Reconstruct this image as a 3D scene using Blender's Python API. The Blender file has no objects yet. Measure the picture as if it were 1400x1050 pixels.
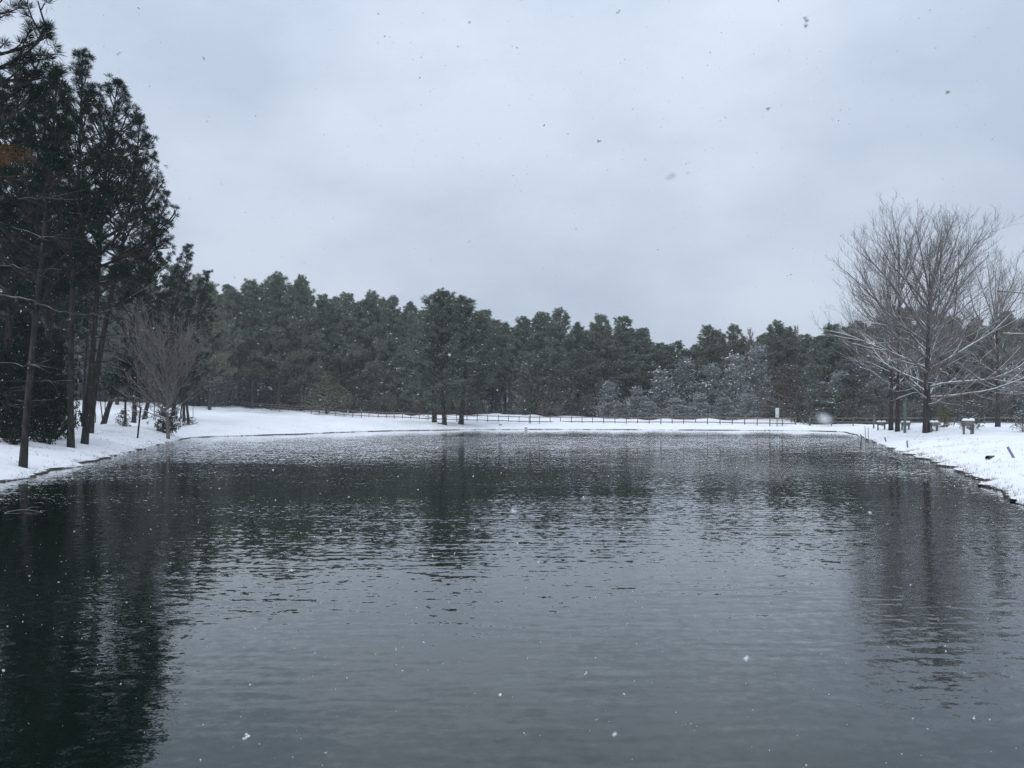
import bpy, math, random
import numpy as np
from mathutils import Vector

# ------------------------------------------------------------------ camera, sky, sun, exposure
scene = bpy.context.scene
COL = scene.collection
F = 1052.0          # focal length in pixels of the 1400 px wide photograph
EYE = 2.7           # eye height over the water
HOR = 560.0         # horizon row in the photograph

cam_data = bpy.data.cameras.new("camera")
cam_data.sensor_width = 36.0
cam_data.lens = 36.0 * F / 1400.0
cam_data.shift_y = (HOR - 525.0) / 1400.0
cam_data.clip_start = 0.02
cam_data.clip_end = 3000.0
cam_data.dof.use_dof = True
cam_data.dof.focus_distance = 60.0
cam_data.dof.aperture_fstop = 7.0
camera = bpy.data.objects.new("camera", cam_data)
camera.location = (0, 0, EYE)
camera.rotation_euler = (math.radians(90), 0, 0)
COL.objects.link(camera)
scene.camera = camera

SUN_EL, SUN_ROT = math.radians(48), math.radians(215)
world = bpy.data.worlds.new("World")
scene.world = world
world.use_nodes = True
wn, wl = world.node_tree.nodes, world.node_tree.links
wn.clear()
w_out = wn.new("ShaderNodeOutputWorld")
w_bg = wn.new("ShaderNodeBackground")
w_bg.inputs["Strength"].default_value = 0.1
sky = wn.new("ShaderNodeTexSky")
sky.sky_type = 'NISHITA'
sky.sun_disc = False
sky.sun_elevation = SUN_EL
sky.sun_rotation = SUN_ROT
sky.air_density = 1.5
sky.dust_density = 4.0
tc = wn.new("ShaderNodeTexCoord")
mp = wn.new("ShaderNodeMapping")
mp.inputs["Scale"].default_value = (1.0, 1.0, 1.9)
wl.new(tc.outputs["Generated"], mp.inputs["Vector"])
n1 = wn.new("ShaderNodeTexNoise")
n1.inputs["Scale"].default_value = 2.3
n1.inputs["Detail"].default_value = 6
n1.inputs["Roughness"].default_value = 0.5
wl.new(mp.outputs[0], n1.inputs["Vector"])
ramp = wn.new("ShaderNodeValToRGB")
ramp.color_ramp.elements[0].position = 0.38
ramp.color_ramp.elements[0].color = (5.1, 5.95, 7.4, 1)
ramp.color_ramp.elements[1].position = 0.60
ramp.color_ramp.elements[1].color = (6.75, 7.65, 8.95, 1)
wl.new(n1.outputs["Fac"], ramp.inputs["Fac"])
# an overcast sky is brighter overhead than at the horizon
sep = wn.new("ShaderNodeSeparateXYZ")
wl.new(tc.outputs["Generated"], sep.inputs[0])
mr = wn.new("ShaderNodeMapRange")
mr.inputs["From Min"].default_value = 0.0
mr.inputs["From Max"].default_value = 1.0
mr.inputs["To Min"].default_value = 0.93
mr.inputs["To Max"].default_value = 1.95
zsq = wn.new("ShaderNodeMath"); zsq.operation = 'MULTIPLY'
wl.new(sep.outputs["Z"], zsq.inputs[0]); wl.new(sep.outputs["Z"], zsq.inputs[1])
wl.new(zsq.outputs[0], mr.inputs["Value"])
vm = wn.new("ShaderNodeVectorMath")
vm.operation = 'SCALE'
wl.new(ramp.outputs["Color"], vm.inputs[0])
wl.new(mr.outputs[0], vm.inputs["Scale"])
mx = wn.new("ShaderNodeMixRGB")
mx.inputs["Fac"].default_value = 0.94
wl.new(sky.outputs["Color"], mx.inputs["Color1"])
wl.new(vm.outputs["Vector"], mx.inputs["Color2"])
wl.new(mx.outputs["Color"], w_bg.inputs["Color"])
wl.new(w_bg.outputs[0], w_out.inputs["Surface"])

sun_data = bpy.data.lights.new("sun", 'SUN')
sun_data.energy = 0.85
sun_data.angle = math.radians(25)
sun_data.color = (1.0, 0.97, 0.93)
sun = bpy.data.objects.new("sun", sun_data)
sun.rotation_euler = (math.radians(90) - SUN_EL, 0, math.radians(180) - SUN_ROT)
COL.objects.link(sun)

scene.view_settings.view_transform = 'Standard'
scene.view_settings.look = 'None'
scene.view_settings.gamma = 1.0
scene.view_settings.exposure = 0.0
scene.cycles.use_denoising = True
scene.cycles.denoising_input_passes = 'RGB_ALBEDO_NORMAL'
scene.cycles.denoising_prefilter = 'NONE'
scene.cycles.use_light_tree = False
scene.cycles.use_adaptive_sampling = False
scene.cycles.max_bounces = 6
scene.cycles.volume_bounces = 1

# ------------------------------------------------------------------ helpers
rng = np.random.RandomState(7)
UP = np.array([0, 0, 1.0])

def nrm(a):
    return a / np.maximum(np.linalg.norm(a, axis=-1, keepdims=True), 1e-9)

class Geo:
    """Collects triangles and turns them into one mesh."""
    def __init__(self):
        self.v, self.t, self.n = [], [], 0
    def add(self, v, t):
        self.v.append(np.asarray(v, float)); self.t.append(np.asarray(t, int) + self.n)
        self.n += len(v)
    def tube(self, pts, rad, sides=5, cap=True):
        pts = np.asarray(pts, float); rad = np.asarray(rad, float); m = len(pts)
        tan = nrm(np.gradient(pts, axis=0))
        ref = np.array([0.31, 0.17, 0.93]) if abs(tan[0][2]) < 0.8 else np.array([0.95, 0.2, 0.1])
        a = nrm(np.cross(tan, ref)); b = np.cross(tan, a)
        th = np.arange(sides) * 2 * math.pi / sides
        ring = a[:, None, :] * np.cos(th)[None, :, None] + b[:, None, :] * np.sin(th)[None, :, None]
        V = (pts[:, None, :] + ring * rad[:, None, None]).reshape(-1, 3)
        i = np.arange(m - 1)[:, None] * sides; k = np.arange(sides)[None, :]; k2 = (k + 1) % sides
        q = np.stack([i + k, i + k2, i + sides + k2, i + sides + k], -1).reshape(-1, 4)
        T = np.concatenate([q[:, [0, 1, 2]], q[:, [0, 2, 3]]])
        if cap:
            j = np.arange(1, sides - 1)
            T = np.concatenate([T, np.stack([0 * j, j + 1, j], -1),
                                np.stack([0 * j, j, j + 1], -1) + (m - 1) * sides])
        self.add(V, T)
    def box(self, c, size, rz=0.0, ax=None):
        """box of size (x,y,z) centred at c; ax = own three axes"""
        if ax is None:
            ax = np.array([[math.cos(rz), math.sin(rz), 0], [-math.sin(rz), math.cos(rz), 0], [0, 0, 1]])
        s = np.array([[x, y, z] for x in (-.5, .5) for y in (-.5, .5) for z in (-.5, .5)]) * np.asarray(size)
        V = np.asarray(c) + s @ np.asarray(ax)
        q = [(0, 1, 3, 2), (4, 6, 7, 5), (0, 4, 5, 1), (2, 3, 7, 6), (0, 2, 6, 4), (1, 5, 7, 3)]
        T = [f for a, b, c_, d in q for f in ((a, b, c_), (a, c_, d))]
        self.add(V, T)
    def tufts(self, C, A, K, L, W, spread, r):
        """K needles at each centre C, around axis A"""
        n = len(C)
        if n == 0: return
        D = nrm(A[:, None, :] + r.normal(size=(n, K, 3)) * spread)
        ln = L * r.uniform(0.65, 1.15, (n, K, 1))
        P = nrm(np.cross(D, r.normal(size=(n, K, 3)))) * (W * 0.5)
        b = C[:, None, :] + D * (L * 0.06)
        mid = C[:, None, :] + D * ln * 0.55
        tip = C[:, None, :] + D * ln
        tip[..., 2] -= 0.06 * ln[..., 0]
        V = np.stack([b, mid - P, tip, mid + P], 2).reshape(-1, 3)
        q = np.arange(n * K)[:, None] * 4
        T = np.concatenate([q + np.array([[0, 1, 2]]), q + np.array([[0, 2, 3]])])
        self.add(V, T)
    def flecks(self, C, S, r):
        """small lying lumps of snow, low four-sided caps"""
        n = len(C)
        if n == 0: return
        th = r.uniform(0, 6.28, n)[:, None] + np.arange(5)[None, :] * 2 * math.pi / 5
        rad = S[:, None] * r.uniform(0.5, 1.1, (n, 5)) * np.array([1, .6, .8, 1, .6])[None, :]
        ring = C[:, None, :] + np.stack([np.cos(th) * rad, np.sin(th) * rad, r.normal(0, .12, (n, 5)) * S[:, None]], -1)
        top = C + np.stack([0 * S, 0 * S, S * 0.35], -1)
        V = np.concatenate([ring, top[:, None, :]], 1).reshape(-1, 3)
        o = np.arange(n)[:, None] * 6
        T = np.concatenate([o + np.array([[k, (k + 1) % 5, 5]]) for k in range(5)])
        self.add(V, T)
    def mesh(self, name, mat, smooth=False):
        V = np.concatenate(self.v).astype(np.float32); T = np.concatenate(self.t).astype(np.int32)
        me = bpy.data.meshes.new(name)
        me.vertices.add(len(V)); me.vertices.foreach_set("co", V.ravel())
        me.loops.add(T.size); me.loops.foreach_set("vertex_index", T.ravel())
        me.polygons.add(len(T))
        me.polygons.foreach_set("loop_start", np.arange(len(T), dtype=np.int32) * 3)
        if smooth:
            me.polygons.foreach_set("use_smooth", np.ones(len(T), bool))
        me.update(calc_edges=True)
        me.materials.append(mat)
        return me

def link(name, data, parent=None, loc=None):
    o = bpy.data.objects.new(name, data)
    COL.objects.link(o)
    if parent is not None: o.parent = parent
    if loc is not None: o.location = loc
    return o

def tag(o, label, cat, group=None, kind=None):
    o["label"] = label; o["category"] = cat
    if group: o["group"] = group
    if kind: o["kind"] = kind
    return o

def dust(o):
    if o.name.startswith("snow_dusting"): o["kind"] = "stuff"
    return o

def thing(name, label, cat, loc, group=None, rz=0.0, scale=None):
    e = link(name, None, None, loc)
    e.empty_display_size = 0.3
    e.rotation_euler.z = rz
    if scale is not None: e.scale = scale
    return tag(e, label, cat, group)

# ------------------------------------------------------------------ materials
def new_mat(name):
    m = bpy.data.materials.new(name); m.use_nodes = True
    n, l = m.node_tree.nodes, m.node_tree.links
    return m, n, l, n["Principled BSDF"]

def noise(n, l, scale, detail=4, rough=0.55, coord="Object", vec=None, stretch=None):
    if vec is None:
        t = n.new("ShaderNodeTexCoord"); vec = t.outputs[coord]
    if stretch:
        m = n.new("ShaderNodeMapping"); m.inputs["Scale"].default_value = stretch
        l.new(vec, m.inputs["Vector"]); vec = m.outputs[0]
    t = n.new("ShaderNodeTexNoise")
    t.inputs["Scale"].default_value = scale; t.inputs["Detail"].default_value = detail
    t.inputs["Roughness"].default_value = rough
    l.new(vec, t.inputs["Vector"])
    return t.outputs["Fac"]

def math_node(n, l, op, a, b=None, c=None, clamp=False):
    m = n.new("ShaderNodeMath"); m.operation = op; m.use_clamp = clamp
    for i, v in enumerate((a, b, c)):
        if v is None: continue
        if isinstance(v, (int, float)): m.inputs[i].default_value = v
        else: l.new(v, m.inputs[i])
    return m.outputs[0]

def mixc(n, l, fac, c1, c2):
    m = n.new("ShaderNodeMixRGB")
    for k, v in (("Fac", fac), ("Color1", c1), ("Color2", c2)):
        if isinstance(v, (int, float)): m.inputs[k].default_value = v
        elif isinstance(v, tuple): m.inputs[k].default_value = (*v, 1)
        else: l.new(v, m.inputs[k])
    return m.outputs[0]

def maprange(n, l, v, a, b, c=0.0, d=1.0, smooth=False):
    m = n.new("ShaderNodeMapRange")
    if smooth: m.interpolation_type = 'SMOOTHSTEP'
    l.new(v, m.inputs["Value"])
    for k, x in (("From Min", a), ("From Max", b), ("To Min", c), ("To Max", d)):
        m.inputs[k].default_value = x
    return m.outputs[0]

def bump(n, l, p, h, strength, dist):
    b = n.new("ShaderNodeBump"); b.inputs["Strength"].default_value = strength
    b.inputs["Distance"].default_value = dist
    l.new(h, b.inputs["Height"]); l.new(b.outputs[0], p.inputs["Normal"])
    return b

SNOW = (0.88, 0.90, 0.93)

def needle_mat(name, c1, c2):
    m, n, l, p = new_mat(name)
    oi = n.new("ShaderNodeObjectInfo")
    f = noise(n, l, 0.7, 3)
    f2 = math_node(n, l, 'ADD', math_node(n, l, 'MULTIPLY', oi.outputs["Random"], 0.6), math_node(n, l, 'MULTIPLY', f, 0.6), clamp=True)
    l.new(mixc(n, l, f2, c1, c2), p.inputs["Base Color"])
    p.inputs["Roughness"].default_value = 0.6
    p.inputs["Specular IOR Level"].default_value = 0.06
    return m

def bark_mat(name, c1, c2, snow_lo=None, snow_hi=None, noise_scale=6.0):
    m, n, l, p = new_mat(name)
    f = noise(n, l, noise_scale, 5, 0.65, stretch=(1, 1, 0.25))
    f = maprange(n, l, f, 0.35, 0.65)
    col = mixc(n, l, f, c1, c2)
    if snow_lo is not None:
        g = n.new("ShaderNodeNewGeometry"); s = n.new("ShaderNodeSeparateXYZ")
        l.new(g.outputs["Normal"], s.inputs[0])
        nz = math_node(n, l, 'ADD', s.outputs["Z"], math_node(n, l, 'MULTIPLY_ADD', noise(n, l, 1.3, 3), 1.2, -0.6))
        col = mixc(n, l, maprange(n, l, nz, snow_lo, snow_hi), col, SNOW)
    l.new(col, p.inputs["Base Color"])
    p.inputs["Roughness"].default_value = 0.85
    p.inputs["Specular IOR Level"].default_value = 0.06
    bump(n, l, p, f, 0.6, 0.03)
    return m

M_SNOWCAP, n_, l_, p_ = new_mat("snow_clumps")
l_.new(mixc(n_, l_, noise(n_, l_, 5.0, 2), (0.80, 0.83, 0.87), SNOW), p_.inputs["Base Color"])
p_.inputs["Roughness"].default_value = 0.7

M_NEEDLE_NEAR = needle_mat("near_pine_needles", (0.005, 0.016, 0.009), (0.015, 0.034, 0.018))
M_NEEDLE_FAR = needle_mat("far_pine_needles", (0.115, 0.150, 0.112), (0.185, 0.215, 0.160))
M_NEEDLE_BUSH = needle_mat("evergreen_bush_leaves", (0.060, 0.074, 0.060), (0.115, 0.118, 0.092))
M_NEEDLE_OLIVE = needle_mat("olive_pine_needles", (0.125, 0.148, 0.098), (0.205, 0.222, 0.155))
M_NEEDLE_FROST = needle_mat("frosted_leaves", (0.14, 0.165, 0.16), (0.33, 0.355, 0.35))
M_NEEDLE_HALF = needle_mat("lightly_frosted_leaves", (0.085, 0.105, 0.090), (0.200, 0.215, 0.195))
M_NEEDLE_DEAD = needle_mat("rusty_dead_needles", (0.115, 0.057, 0.027), (0.185, 0.094, 0.044))
M_LEAF_TAN = needle_mat("brown_oak_leaves", (0.10, 0.075, 0.055), (0.16, 0.12, 0.085))
M_LEAF_YELLOW = needle_mat("yellow_green_leaves", (0.13, 0.125, 0.05), (0.21, 0.19, 0.08))
M_LEAF_OLIVE = needle_mat("olive_leaves", (0.085, 0.085, 0.045), (0.14, 0.13, 0.065))
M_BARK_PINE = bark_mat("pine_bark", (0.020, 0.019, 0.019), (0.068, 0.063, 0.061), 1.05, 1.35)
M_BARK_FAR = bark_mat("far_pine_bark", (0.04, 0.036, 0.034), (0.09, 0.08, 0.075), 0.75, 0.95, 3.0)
M_BARK_LIMB = bark_mat("snowy_dead_limb", (0.05, 0.045, 0.042), (0.10, 0.09, 0.085), 0.75, 1.15)
M_BARK_BARE = bark_mat("bare_tree_bark", (0.115, 0.104, 0.097), (0.23, 0.21, 0.197), 0.52, 0.85)
M_BARK_TRUNK = bark_mat("dark_bare_tree_trunk", (0.022, 0.020, 0.020), (0.075, 0.067, 0.064), 0.95, 1.25)
M_BARK_PALE = bark_mat("pale_bare_bark", (0.17, 0.15, 0.135), (0.28, 0.25, 0.23), 0.85, 1.1)
M_TWIG = bark_mat("brush_twigs", (0.07, 0.06, 0.052), (0.14, 0.12, 0.105), 0.55, 0.9)
M_WOOD = bark_mat("fence_wood", (0.15, 0.11, 0.09), (0.27, 0.21, 0.175), 0.95, 1.15, 9.0)
M_WOOD_GREY = bark_mat("weathered_wood", (0.11, 0.10, 0.09), (0.22, 0.20, 0.185), 0.95, 1.15, 9.0)

def plain_mat(name, c1, c2, rough=0.6, metal=0.0, scale=8.0):
    m, n, l, p = new_mat(name)
    l.new(mixc(n, l, noise(n, l, scale, 5, 0.6), c1, c2), p.inputs["Base Color"])
    p.inputs["Roughness"].default_value = rough; p.inputs["Metallic"].default_value = metal
    return m

M_GREEN = plain_mat("faded_green_paint", (0.07, 0.12, 0.10), (0.11, 0.17, 0.14))
M_SIGN = plain_mat("white_sign_face", (0.60, 0.64, 0.64), (0.74, 0.77, 0.77))
M_MARK = plain_mat("grey_sign_print", (0.22, 0.25, 0.26), (0.32, 0.35, 0.36))
M_STEEL = plain_mat("grey_steel", (0.10, 0.11, 0.12), (0.17, 0.18, 0.19), 0.5, 0.4)
M_BLUE = plain_mat("blue_grey_plastic", (0.12, 0.16, 0.23), (0.18, 0.23, 0.31), 0.5)
M_BLACK = plain_mat("black_plastic", (0.012, 0.012, 0.013), (0.03, 0.03, 0.032), 0.55)
M_PALE = plain_mat("pale_rod", (0.42, 0.43, 0.42), (0.55, 0.56, 0.54), 0.6)
M_DRYGRASS = plain_mat("dead_grass", (0.11, 0.085, 0.055), (0.26, 0.20, 0.13), 0.8, 0.0, 3.0)
M_STONE = bark_mat("shore_stone", (0.02, 0.019, 0.018), (0.06, 0.053, 0.048), 0.45, 0.75, 5.0)

# snow-covered ground with a dark wet edge at the waterline
M_GROUND, n_, l_, p_ = new_mat("snowy_ground")
g_ = n_.new("ShaderNodeNewGeometry")
sp_ = n_.new("ShaderNodeSeparateXYZ"); l_.new(g_.outputs["Position"], sp_.inputs[0])
sn_ = n_.new("ShaderNodeSeparateXYZ"); l_.new(g_.outputs["True Normal"], sn_.inputs[0])
edge = noise(n_, l_, 2.2, 5, 0.7)
zz = math_node(n_, l_, 'ADD', sp_.outputs["Z"], math_node(n_, l_, 'MULTIPLY_ADD', edge, 0.08, -0.04))
zz = math_node(n_, l_, 'ADD', zz, maprange(n_, l_, noise(n_, l_, .22, 2), .42, .62, -0.02, 0.09))
f_z = maprange(n_, l_, zz, 0.035, 0.065)
f_n = maprange(n_, l_, sn_.outputs["Z"], 0.42, 0.62)
f_s = math_node(n_, l_, 'MULTIPLY', f_z, math_node(n_, l_, 'MAXIMUM', f_n, maprange(n_, l_, zz, .10, .14)))
snow_c = mixc(n_, l_, noise(n_, l_, 0.35, 4), (0.83, 0.85, 0.89), (0.93, 0.94, 0.95))
mud_c = mixc(n_, l_, noise(n_, l_, 7.0, 5), (0.028, 0.022, 0.017), (0.085, 0.066, 0.05))
# bits of turf and litter showing through thin snow near the bank
speck = noise(n_, l_, 5.5, 6, 0.75)
near_edge = maprange(n_, l_, sp_.outputs["Z"], 0.15, 1.3, 0.0, 0.10)
sp_f = maprange(n_, l_, math_node(n_, l_, 'SUBTRACT', speck, near_edge), 0.635, 0.70, 0.0, 0.75)
snow_c = mixc(n_, l_, sp_f, snow_c, (0.22, 0.19, 0.15))
l_.new(mixc(n_, l_, f_s, mud_c, snow_c), p_.inputs["Base Color"])
p_.inputs["Roughness"].default_value = 0.65
hgt = math_node(n_, l_, 'ADD', noise(n_, l_, 1.1, 5, 0.6), math_node(n_, l_, 'MULTIPLY', noise(n_, l_, 9.0, 3, 0.6), 0.14))
bump(n_, l_, p_, hgt, 0.7, 0.16)

# pond water: dark body, fresnel mirror, wind ripples stronger in ruffled patches
M_WATER, n_, l_, p_ = new_mat("pond_water")
p_.inputs["Base Color"].default_value = (0.0015, 0.0075, 0.0042, 1)
p_.inputs["Roughness"].default_value = 0.03
p_.inputs["IOR"].default_value = 1.42
p_.inputs["Coat Weight"].default_value = 0.6
p_.inputs["Specular Tint"].default_value = (0.84, 1.0, 0.95, 1)
p_.inputs["Coat IOR"].default_value = 1.333
p_.inputs["Coat Roughness"].default_value = 0.03
tcw = n_.new("ShaderNodeTexCoord")
sx_ = n_.new("ShaderNodeSeparateXYZ"); l_.new(tcw.outputs["Object"], sx_.inputs[0])
def slope_noise(scale, detail, stretch):
    m = n_.new("ShaderNodeMapping"); m.inputs["Scale"].default_value = stretch
    l_.new(tcw.outputs["Object"], m.inputs["Vector"])
    t = n_.new("ShaderNodeTexNoise"); t.inputs["Scale"].default_value = scale; t.inputs["Detail"].default_value = detail
    l_.new(m.outputs[0], t.inputs["Vector"])
    v = n_.new("ShaderNodeVectorMath"); v.operation = 'SUBTRACT'; v.inputs[1].default_value = (.5, .5, .5)
    l_.new(t.outputs["Color"], v.inputs[0])
    return v.outputs["Vector"]
def vscale(v, k):
    m = n_.new("ShaderNodeVectorMath"); m.operation = 'SCALE'; l_.new(v, m.inputs[0])
    if isinstance(k, (int, float)): m.inputs["Scale"].default_value = k
    else: l_.new(k, m.inputs["Scale"])
    return m.outputs["Vector"]
def vadd(a, b):
    m = n_.new("ShaderNodeVectorMath"); m.operation = 'ADD'; l_.new(a, m.inputs[0]); l_.new(b, m.inputs[1])
    return m.outputs["Vector"]
slopes = vadd(vscale(slope_noise(9.5, 1, (.72, 1, 1)), .15), vscale(slope_noise(19.0, 1, (.6, 1, 1)), .07))
slopes = vadd(slopes, vscale(slope_noise(46.0, 0, (.8, 1, 1)), .05))
slopes = vadd(slopes, vscale(slope_noise(2.6, 1, (.30, 1, 1)), .055))
def wavelets(ang, scale, dist, k):
    """long connected ripple crests running across the view"""
    m = n_.new("ShaderNodeMapping"); m.inputs["Rotation"].default_value = (0, 0, math.radians(ang)); m.inputs["Scale"].default_value = (.35, 1, 1)
    l_.new(tcw.outputs["Object"], m.inputs["Vector"])
    t = n_.new("ShaderNodeTexWave"); t.wave_type = 'BANDS'; t.bands_direction = 'Y'; t.wave_profile = 'SIN'
    t.inputs["Scale"].default_value = scale; t.inputs["Distortion"].default_value = dist
    t.inputs["Detail"].default_value = 2; t.inputs["Detail Scale"].default_value = 1.6
    l_.new(m.outputs[0], t.inputs["Vector"])
    gust = maprange(n_, l_, noise(n_, l_, .5, 2, vec=tcw.outputs["Object"], stretch=(.4, 1, 1)), .38, .62, .25, 1.0)
    near = maprange(n_, l_, sx_.outputs["Y"], 8.0, 30.0, 1.0, 0.0)
    f = math_node(n_, l_, 'MULTIPLY', math_node(n_, l_, 'MULTIPLY', math_node(n_, l_, 'SUBTRACT', t.outputs["Fac"], .5), k), math_node(n_, l_, 'MULTIPLY', gust, near))
    c = n_.new("ShaderNodeCombineXYZ"); l_.new(f, c.inputs["Y"]); l_.new(math_node(n_, l_, 'MULTIPLY', f, .3), c.inputs["X"])
    return c.outputs[0]
slopes = vadd(slopes, vadd(wavelets(9, .85, 8.5, .06), wavelets(-13, 1.6, 9.0, .045)))
patch = noise(n_, l_, 0.085, 3, 0.55, vec=tcw.outputs["Object"], stretch=(0.28, 1.0, 1.0))
patch = maprange(n_, l_, patch, 0.40, 0.62, 0.6, 1.2, True)
# a wind-ruffled lane about 58 m out, calm water in the lee of the far bank
gy = math_node(n_, l_, 'POWER', math_node(n_, l_, 'DIVIDE', math_node(n_, l_, 'SUBTRACT', sx_.outputs["Y"], 57.0), 12.0), 2.0)
gx = math_node(n_, l_, 'POWER', math_node(n_, l_, 'DIVIDE', math_node(n_, l_, 'ADD', sx_.outputs["X"], 3.0), 24.0), 2.0)
lane = math_node(n_, l_, 'EXPONENT', math_node(n_, l_, 'MULTIPLY', math_node(n_, l_, 'ADD', gy, gx), -1.0))
calm_far = maprange(n_, l_, sx_.outputs["Y"], 67.0, 80.0, 1.0, 0.28, True)
gy2 = math_node(n_, l_, 'POWER', math_node(n_, l_, 'DIVIDE', math_node(n_, l_, 'SUBTRACT', sx_.outputs["Y"], 36.0), 9.0), 2.0)
gx2 = math_node(n_, l_, 'POWER', math_node(n_, l_, 'DIVIDE', math_node(n_, l_, 'SUBTRACT', sx_.outputs["X"], 10.5), 7.0), 2.0)
lane2 = math_node(n_, l_, 'EXPONENT', math_node(n_, l_, 'MULTIPLY', math_node(n_, l_, 'ADD', gy2, gx2), -1.0))
lane = math_node(n_, l_, 'ADD', lane, math_node(n_, l_, 'MULTIPLY', lane2, 0.7))
amp = math_node(n_, l_, 'MULTIPLY', math_node(n_, l_, 'ADD', patch, math_node(n_, l_, 'MULTIPLY', lane, 1.3)), calm_far)
sl = n_.new("ShaderNodeVectorMath"); sl.operation = 'MULTIPLY_ADD'
l_.new(vscale(slopes, amp), sl.inputs[0]); sl.inputs[1].default_value = (.55, 1.0, 0.0); sl.inputs[2].default_value = (0, 0, 1)
nn = n_.new("ShaderNodeVectorMath"); nn.operation = 'NORMALIZE'; l_.new(sl.outputs["Vector"], nn.inputs[0])
l_.new(nn.outputs["Vector"], p_.inputs["Normal"]); l_.new(nn.outputs["Vector"], p_.inputs["Coat Normal"])

# ------------------------------------------------------------------ pond outline and ground
CX, CY = 3.0, 52.0
SHORE = [(-19, 28.4), (-19.8, 32.6), (-22, 40.6), (-25.5, 53.6), (-28.9, 66), (-30.6, 73), (-29.2, 77.5), (-23.8, 84), (-18, 94.7),
         (-9.7, 101), (0, 104.6), (12, 104), (24, 101.5), (34.2, 99.6), (39.5, 95), (38.6, 88), (34.5, 76), (29.3, 61.7), (25.4, 50.7),
         (20.2, 35.5), (17.2, 27.8), (14.5, 21.8), (12.5, 12), (11.5, 0), (9, -6), (0, -8), (-11, -7), (-15, 0), (-17.3, 14)]

def dense(P, k=14):
    P = np.array(P, float); n = len(P); out = []
    for i in range(n):
        p0, p1, p2, p3 = P[i - 1], P[i], P[(i + 1) % n], P[(i + 2) % n]
        for t in np.arange(k) / k:
            out.append(0.5 * (2 * p1 + (p2 - p0) * t + (2 * p0 - 5 * p1 + 4 * p2 - p3) * t * t + (3 * p1 - p0 - 3 * p2 + p3) * t ** 3))
    return np.array(out)

_sh = dense(SHORE)
_a = np.arctan2(_sh[:, 1] - CY, _sh[:, 0] - CX); _r = np.hypot(_sh[:, 0] - CX, _sh[:, 1] - CY)
_o = np.argsort(_a); _a, _r = _a[_o], _r[_o]
_r2 = np.random.RandomState(3)
_jit = [(int(k), _r2.uniform(0, 6.28), amp_) for lo, hi, amp_, cnt in ((30, 80, 0.10, 6), (120, 300, 0.026, 8), (400, 1000, 0.011, 10)) for k in _r2.randint(lo, hi, cnt) for _ in (0,)]

def shore_r(th):
    r = np.interp(th, _a, _r, period=2 * math.pi)
    for k, ph, am in _jit: r = r + am * np.sin(k * th + ph)
    return r

CTRL = np.array([(22, 22, 1.0), (30, 40, 1.0), (40, 60, 1.0), (50, 80, .85), (46, 95, .72), (80, 60, 1.1), (60, 102, .9), (36, 108, .5), (20, 115, .5),
    (0, 119, .5), (-10, 118, .5), (-26, 152, 1.95), (-10, 128, .75), (0, 125, .6), (12, 121, .5), (22, 114, .45), (32, 110, .55), (40, 104, .6), (-10, 150, 1.8), (0, 150, 1.8), (20, 142, 1.25), (45, 135, 1.2), (90, 120, 1.4), (-25, 134, 1.1), (-38, 139, 2.1), (-42, 152, 2.8), (-55, 145, 3.6),
    (-75, 150, 4.6), (-58, 110, 3.1), (-68, 130, 4.3), (-42, 80, 1.3), (-50, 95, 2.2), (-30, 38, 1.45), (-33, 55, 1.5), (-34, 64, 1.45), (-28, 20, 1.3),
    (-45, 50, 1.6), (-60, 70, 2.0), (-33, 82, 1.1), (-28, 97, 1.2), (-20, 112, 1.0), (0, -20, 1.5), (30, -10, 1.3), (-30, -5, 1.4), (0, 190, 3.0),
    (-80, 200, 6), (90, 190, 3.0), (120, 60, 1.6), (-110, 80, 3.5)], float)
_nz = [(k * math.cos(a), k * math.sin(a), p, 0.036 / k) for k, a, p in zip(_r2.uniform(.35, 2.4, 22), _r2.uniform(0, 6.28, 22), _r2.uniform(0, 6.28, 22))]

def ground_z(x, y):
    x = np.asarray(x, float); y = np.asarray(y, float)
    th = np.arctan2(y - CY, x - CX); d = np.hypot(x - CX, y - CY) - shore_r(th)
    return height(x, y, d)

def height(x, y, d):
    num = np.zeros_like(x); den = np.zeros_like(x)
    for cx, cy, cz in CTRL:
        w = 1.0 / ((x - cx) ** 2 + (y - cy) ** 2 + 70.0) ** 1.6
        num += w * cz; den += w
    P = num / den
    nz = np.zeros_like(x)
    for kx, ky, p, am in _nz: nz += am * np.sin(kx * x + ky * y + p)
    lump = 1 + 0.35 * np.sin(1.7 * x + 0.6 * y) * np.sin(0.9 * y - 0.5 * x)
    up = np.clip(d / 0.07, 0, 1) * (0.075 + 0.012 * lump) + (P - 0.08) * (1 - np.exp(-np.maximum(d - .05, 0) / 3.6)) + nz * np.clip(d / 2.5, 0, 1)
    dn = -0.05 + np.maximum(d, -4) * 0.35
    return np.where(d > 0, up - 0.02, dn)

def at(px, D):
    """point on the ground straight behind pixel column px at depth D"""
    x = (px - 700.0) / F * D
    return np.array([x, D, float(ground_z(np.array([x]), np.array([D]))[0])])

def hit(px, py, lo=14.0, hi=260.0):
    """first point of the ground on the ray through a pixel of the photograph"""
    D = np.arange(lo, hi, 0.1)
    x = (px - 700.0) / F * D
    z = EYE + (HOR - py) / F * D
    b = np.nonzero(z <= np.maximum(ground_z(x, D), 0))[0]
    k = b[0] if len(b) else len(D) - 1
    return np.array([x[k], D[k], float(ground_z(x[k:k + 1], D[k:k + 1])[0])])

def pix(px, py, D):
    return np.array([(px - 700.0) / F * D, D, EYE + (HOR - py) / F * D])

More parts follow.
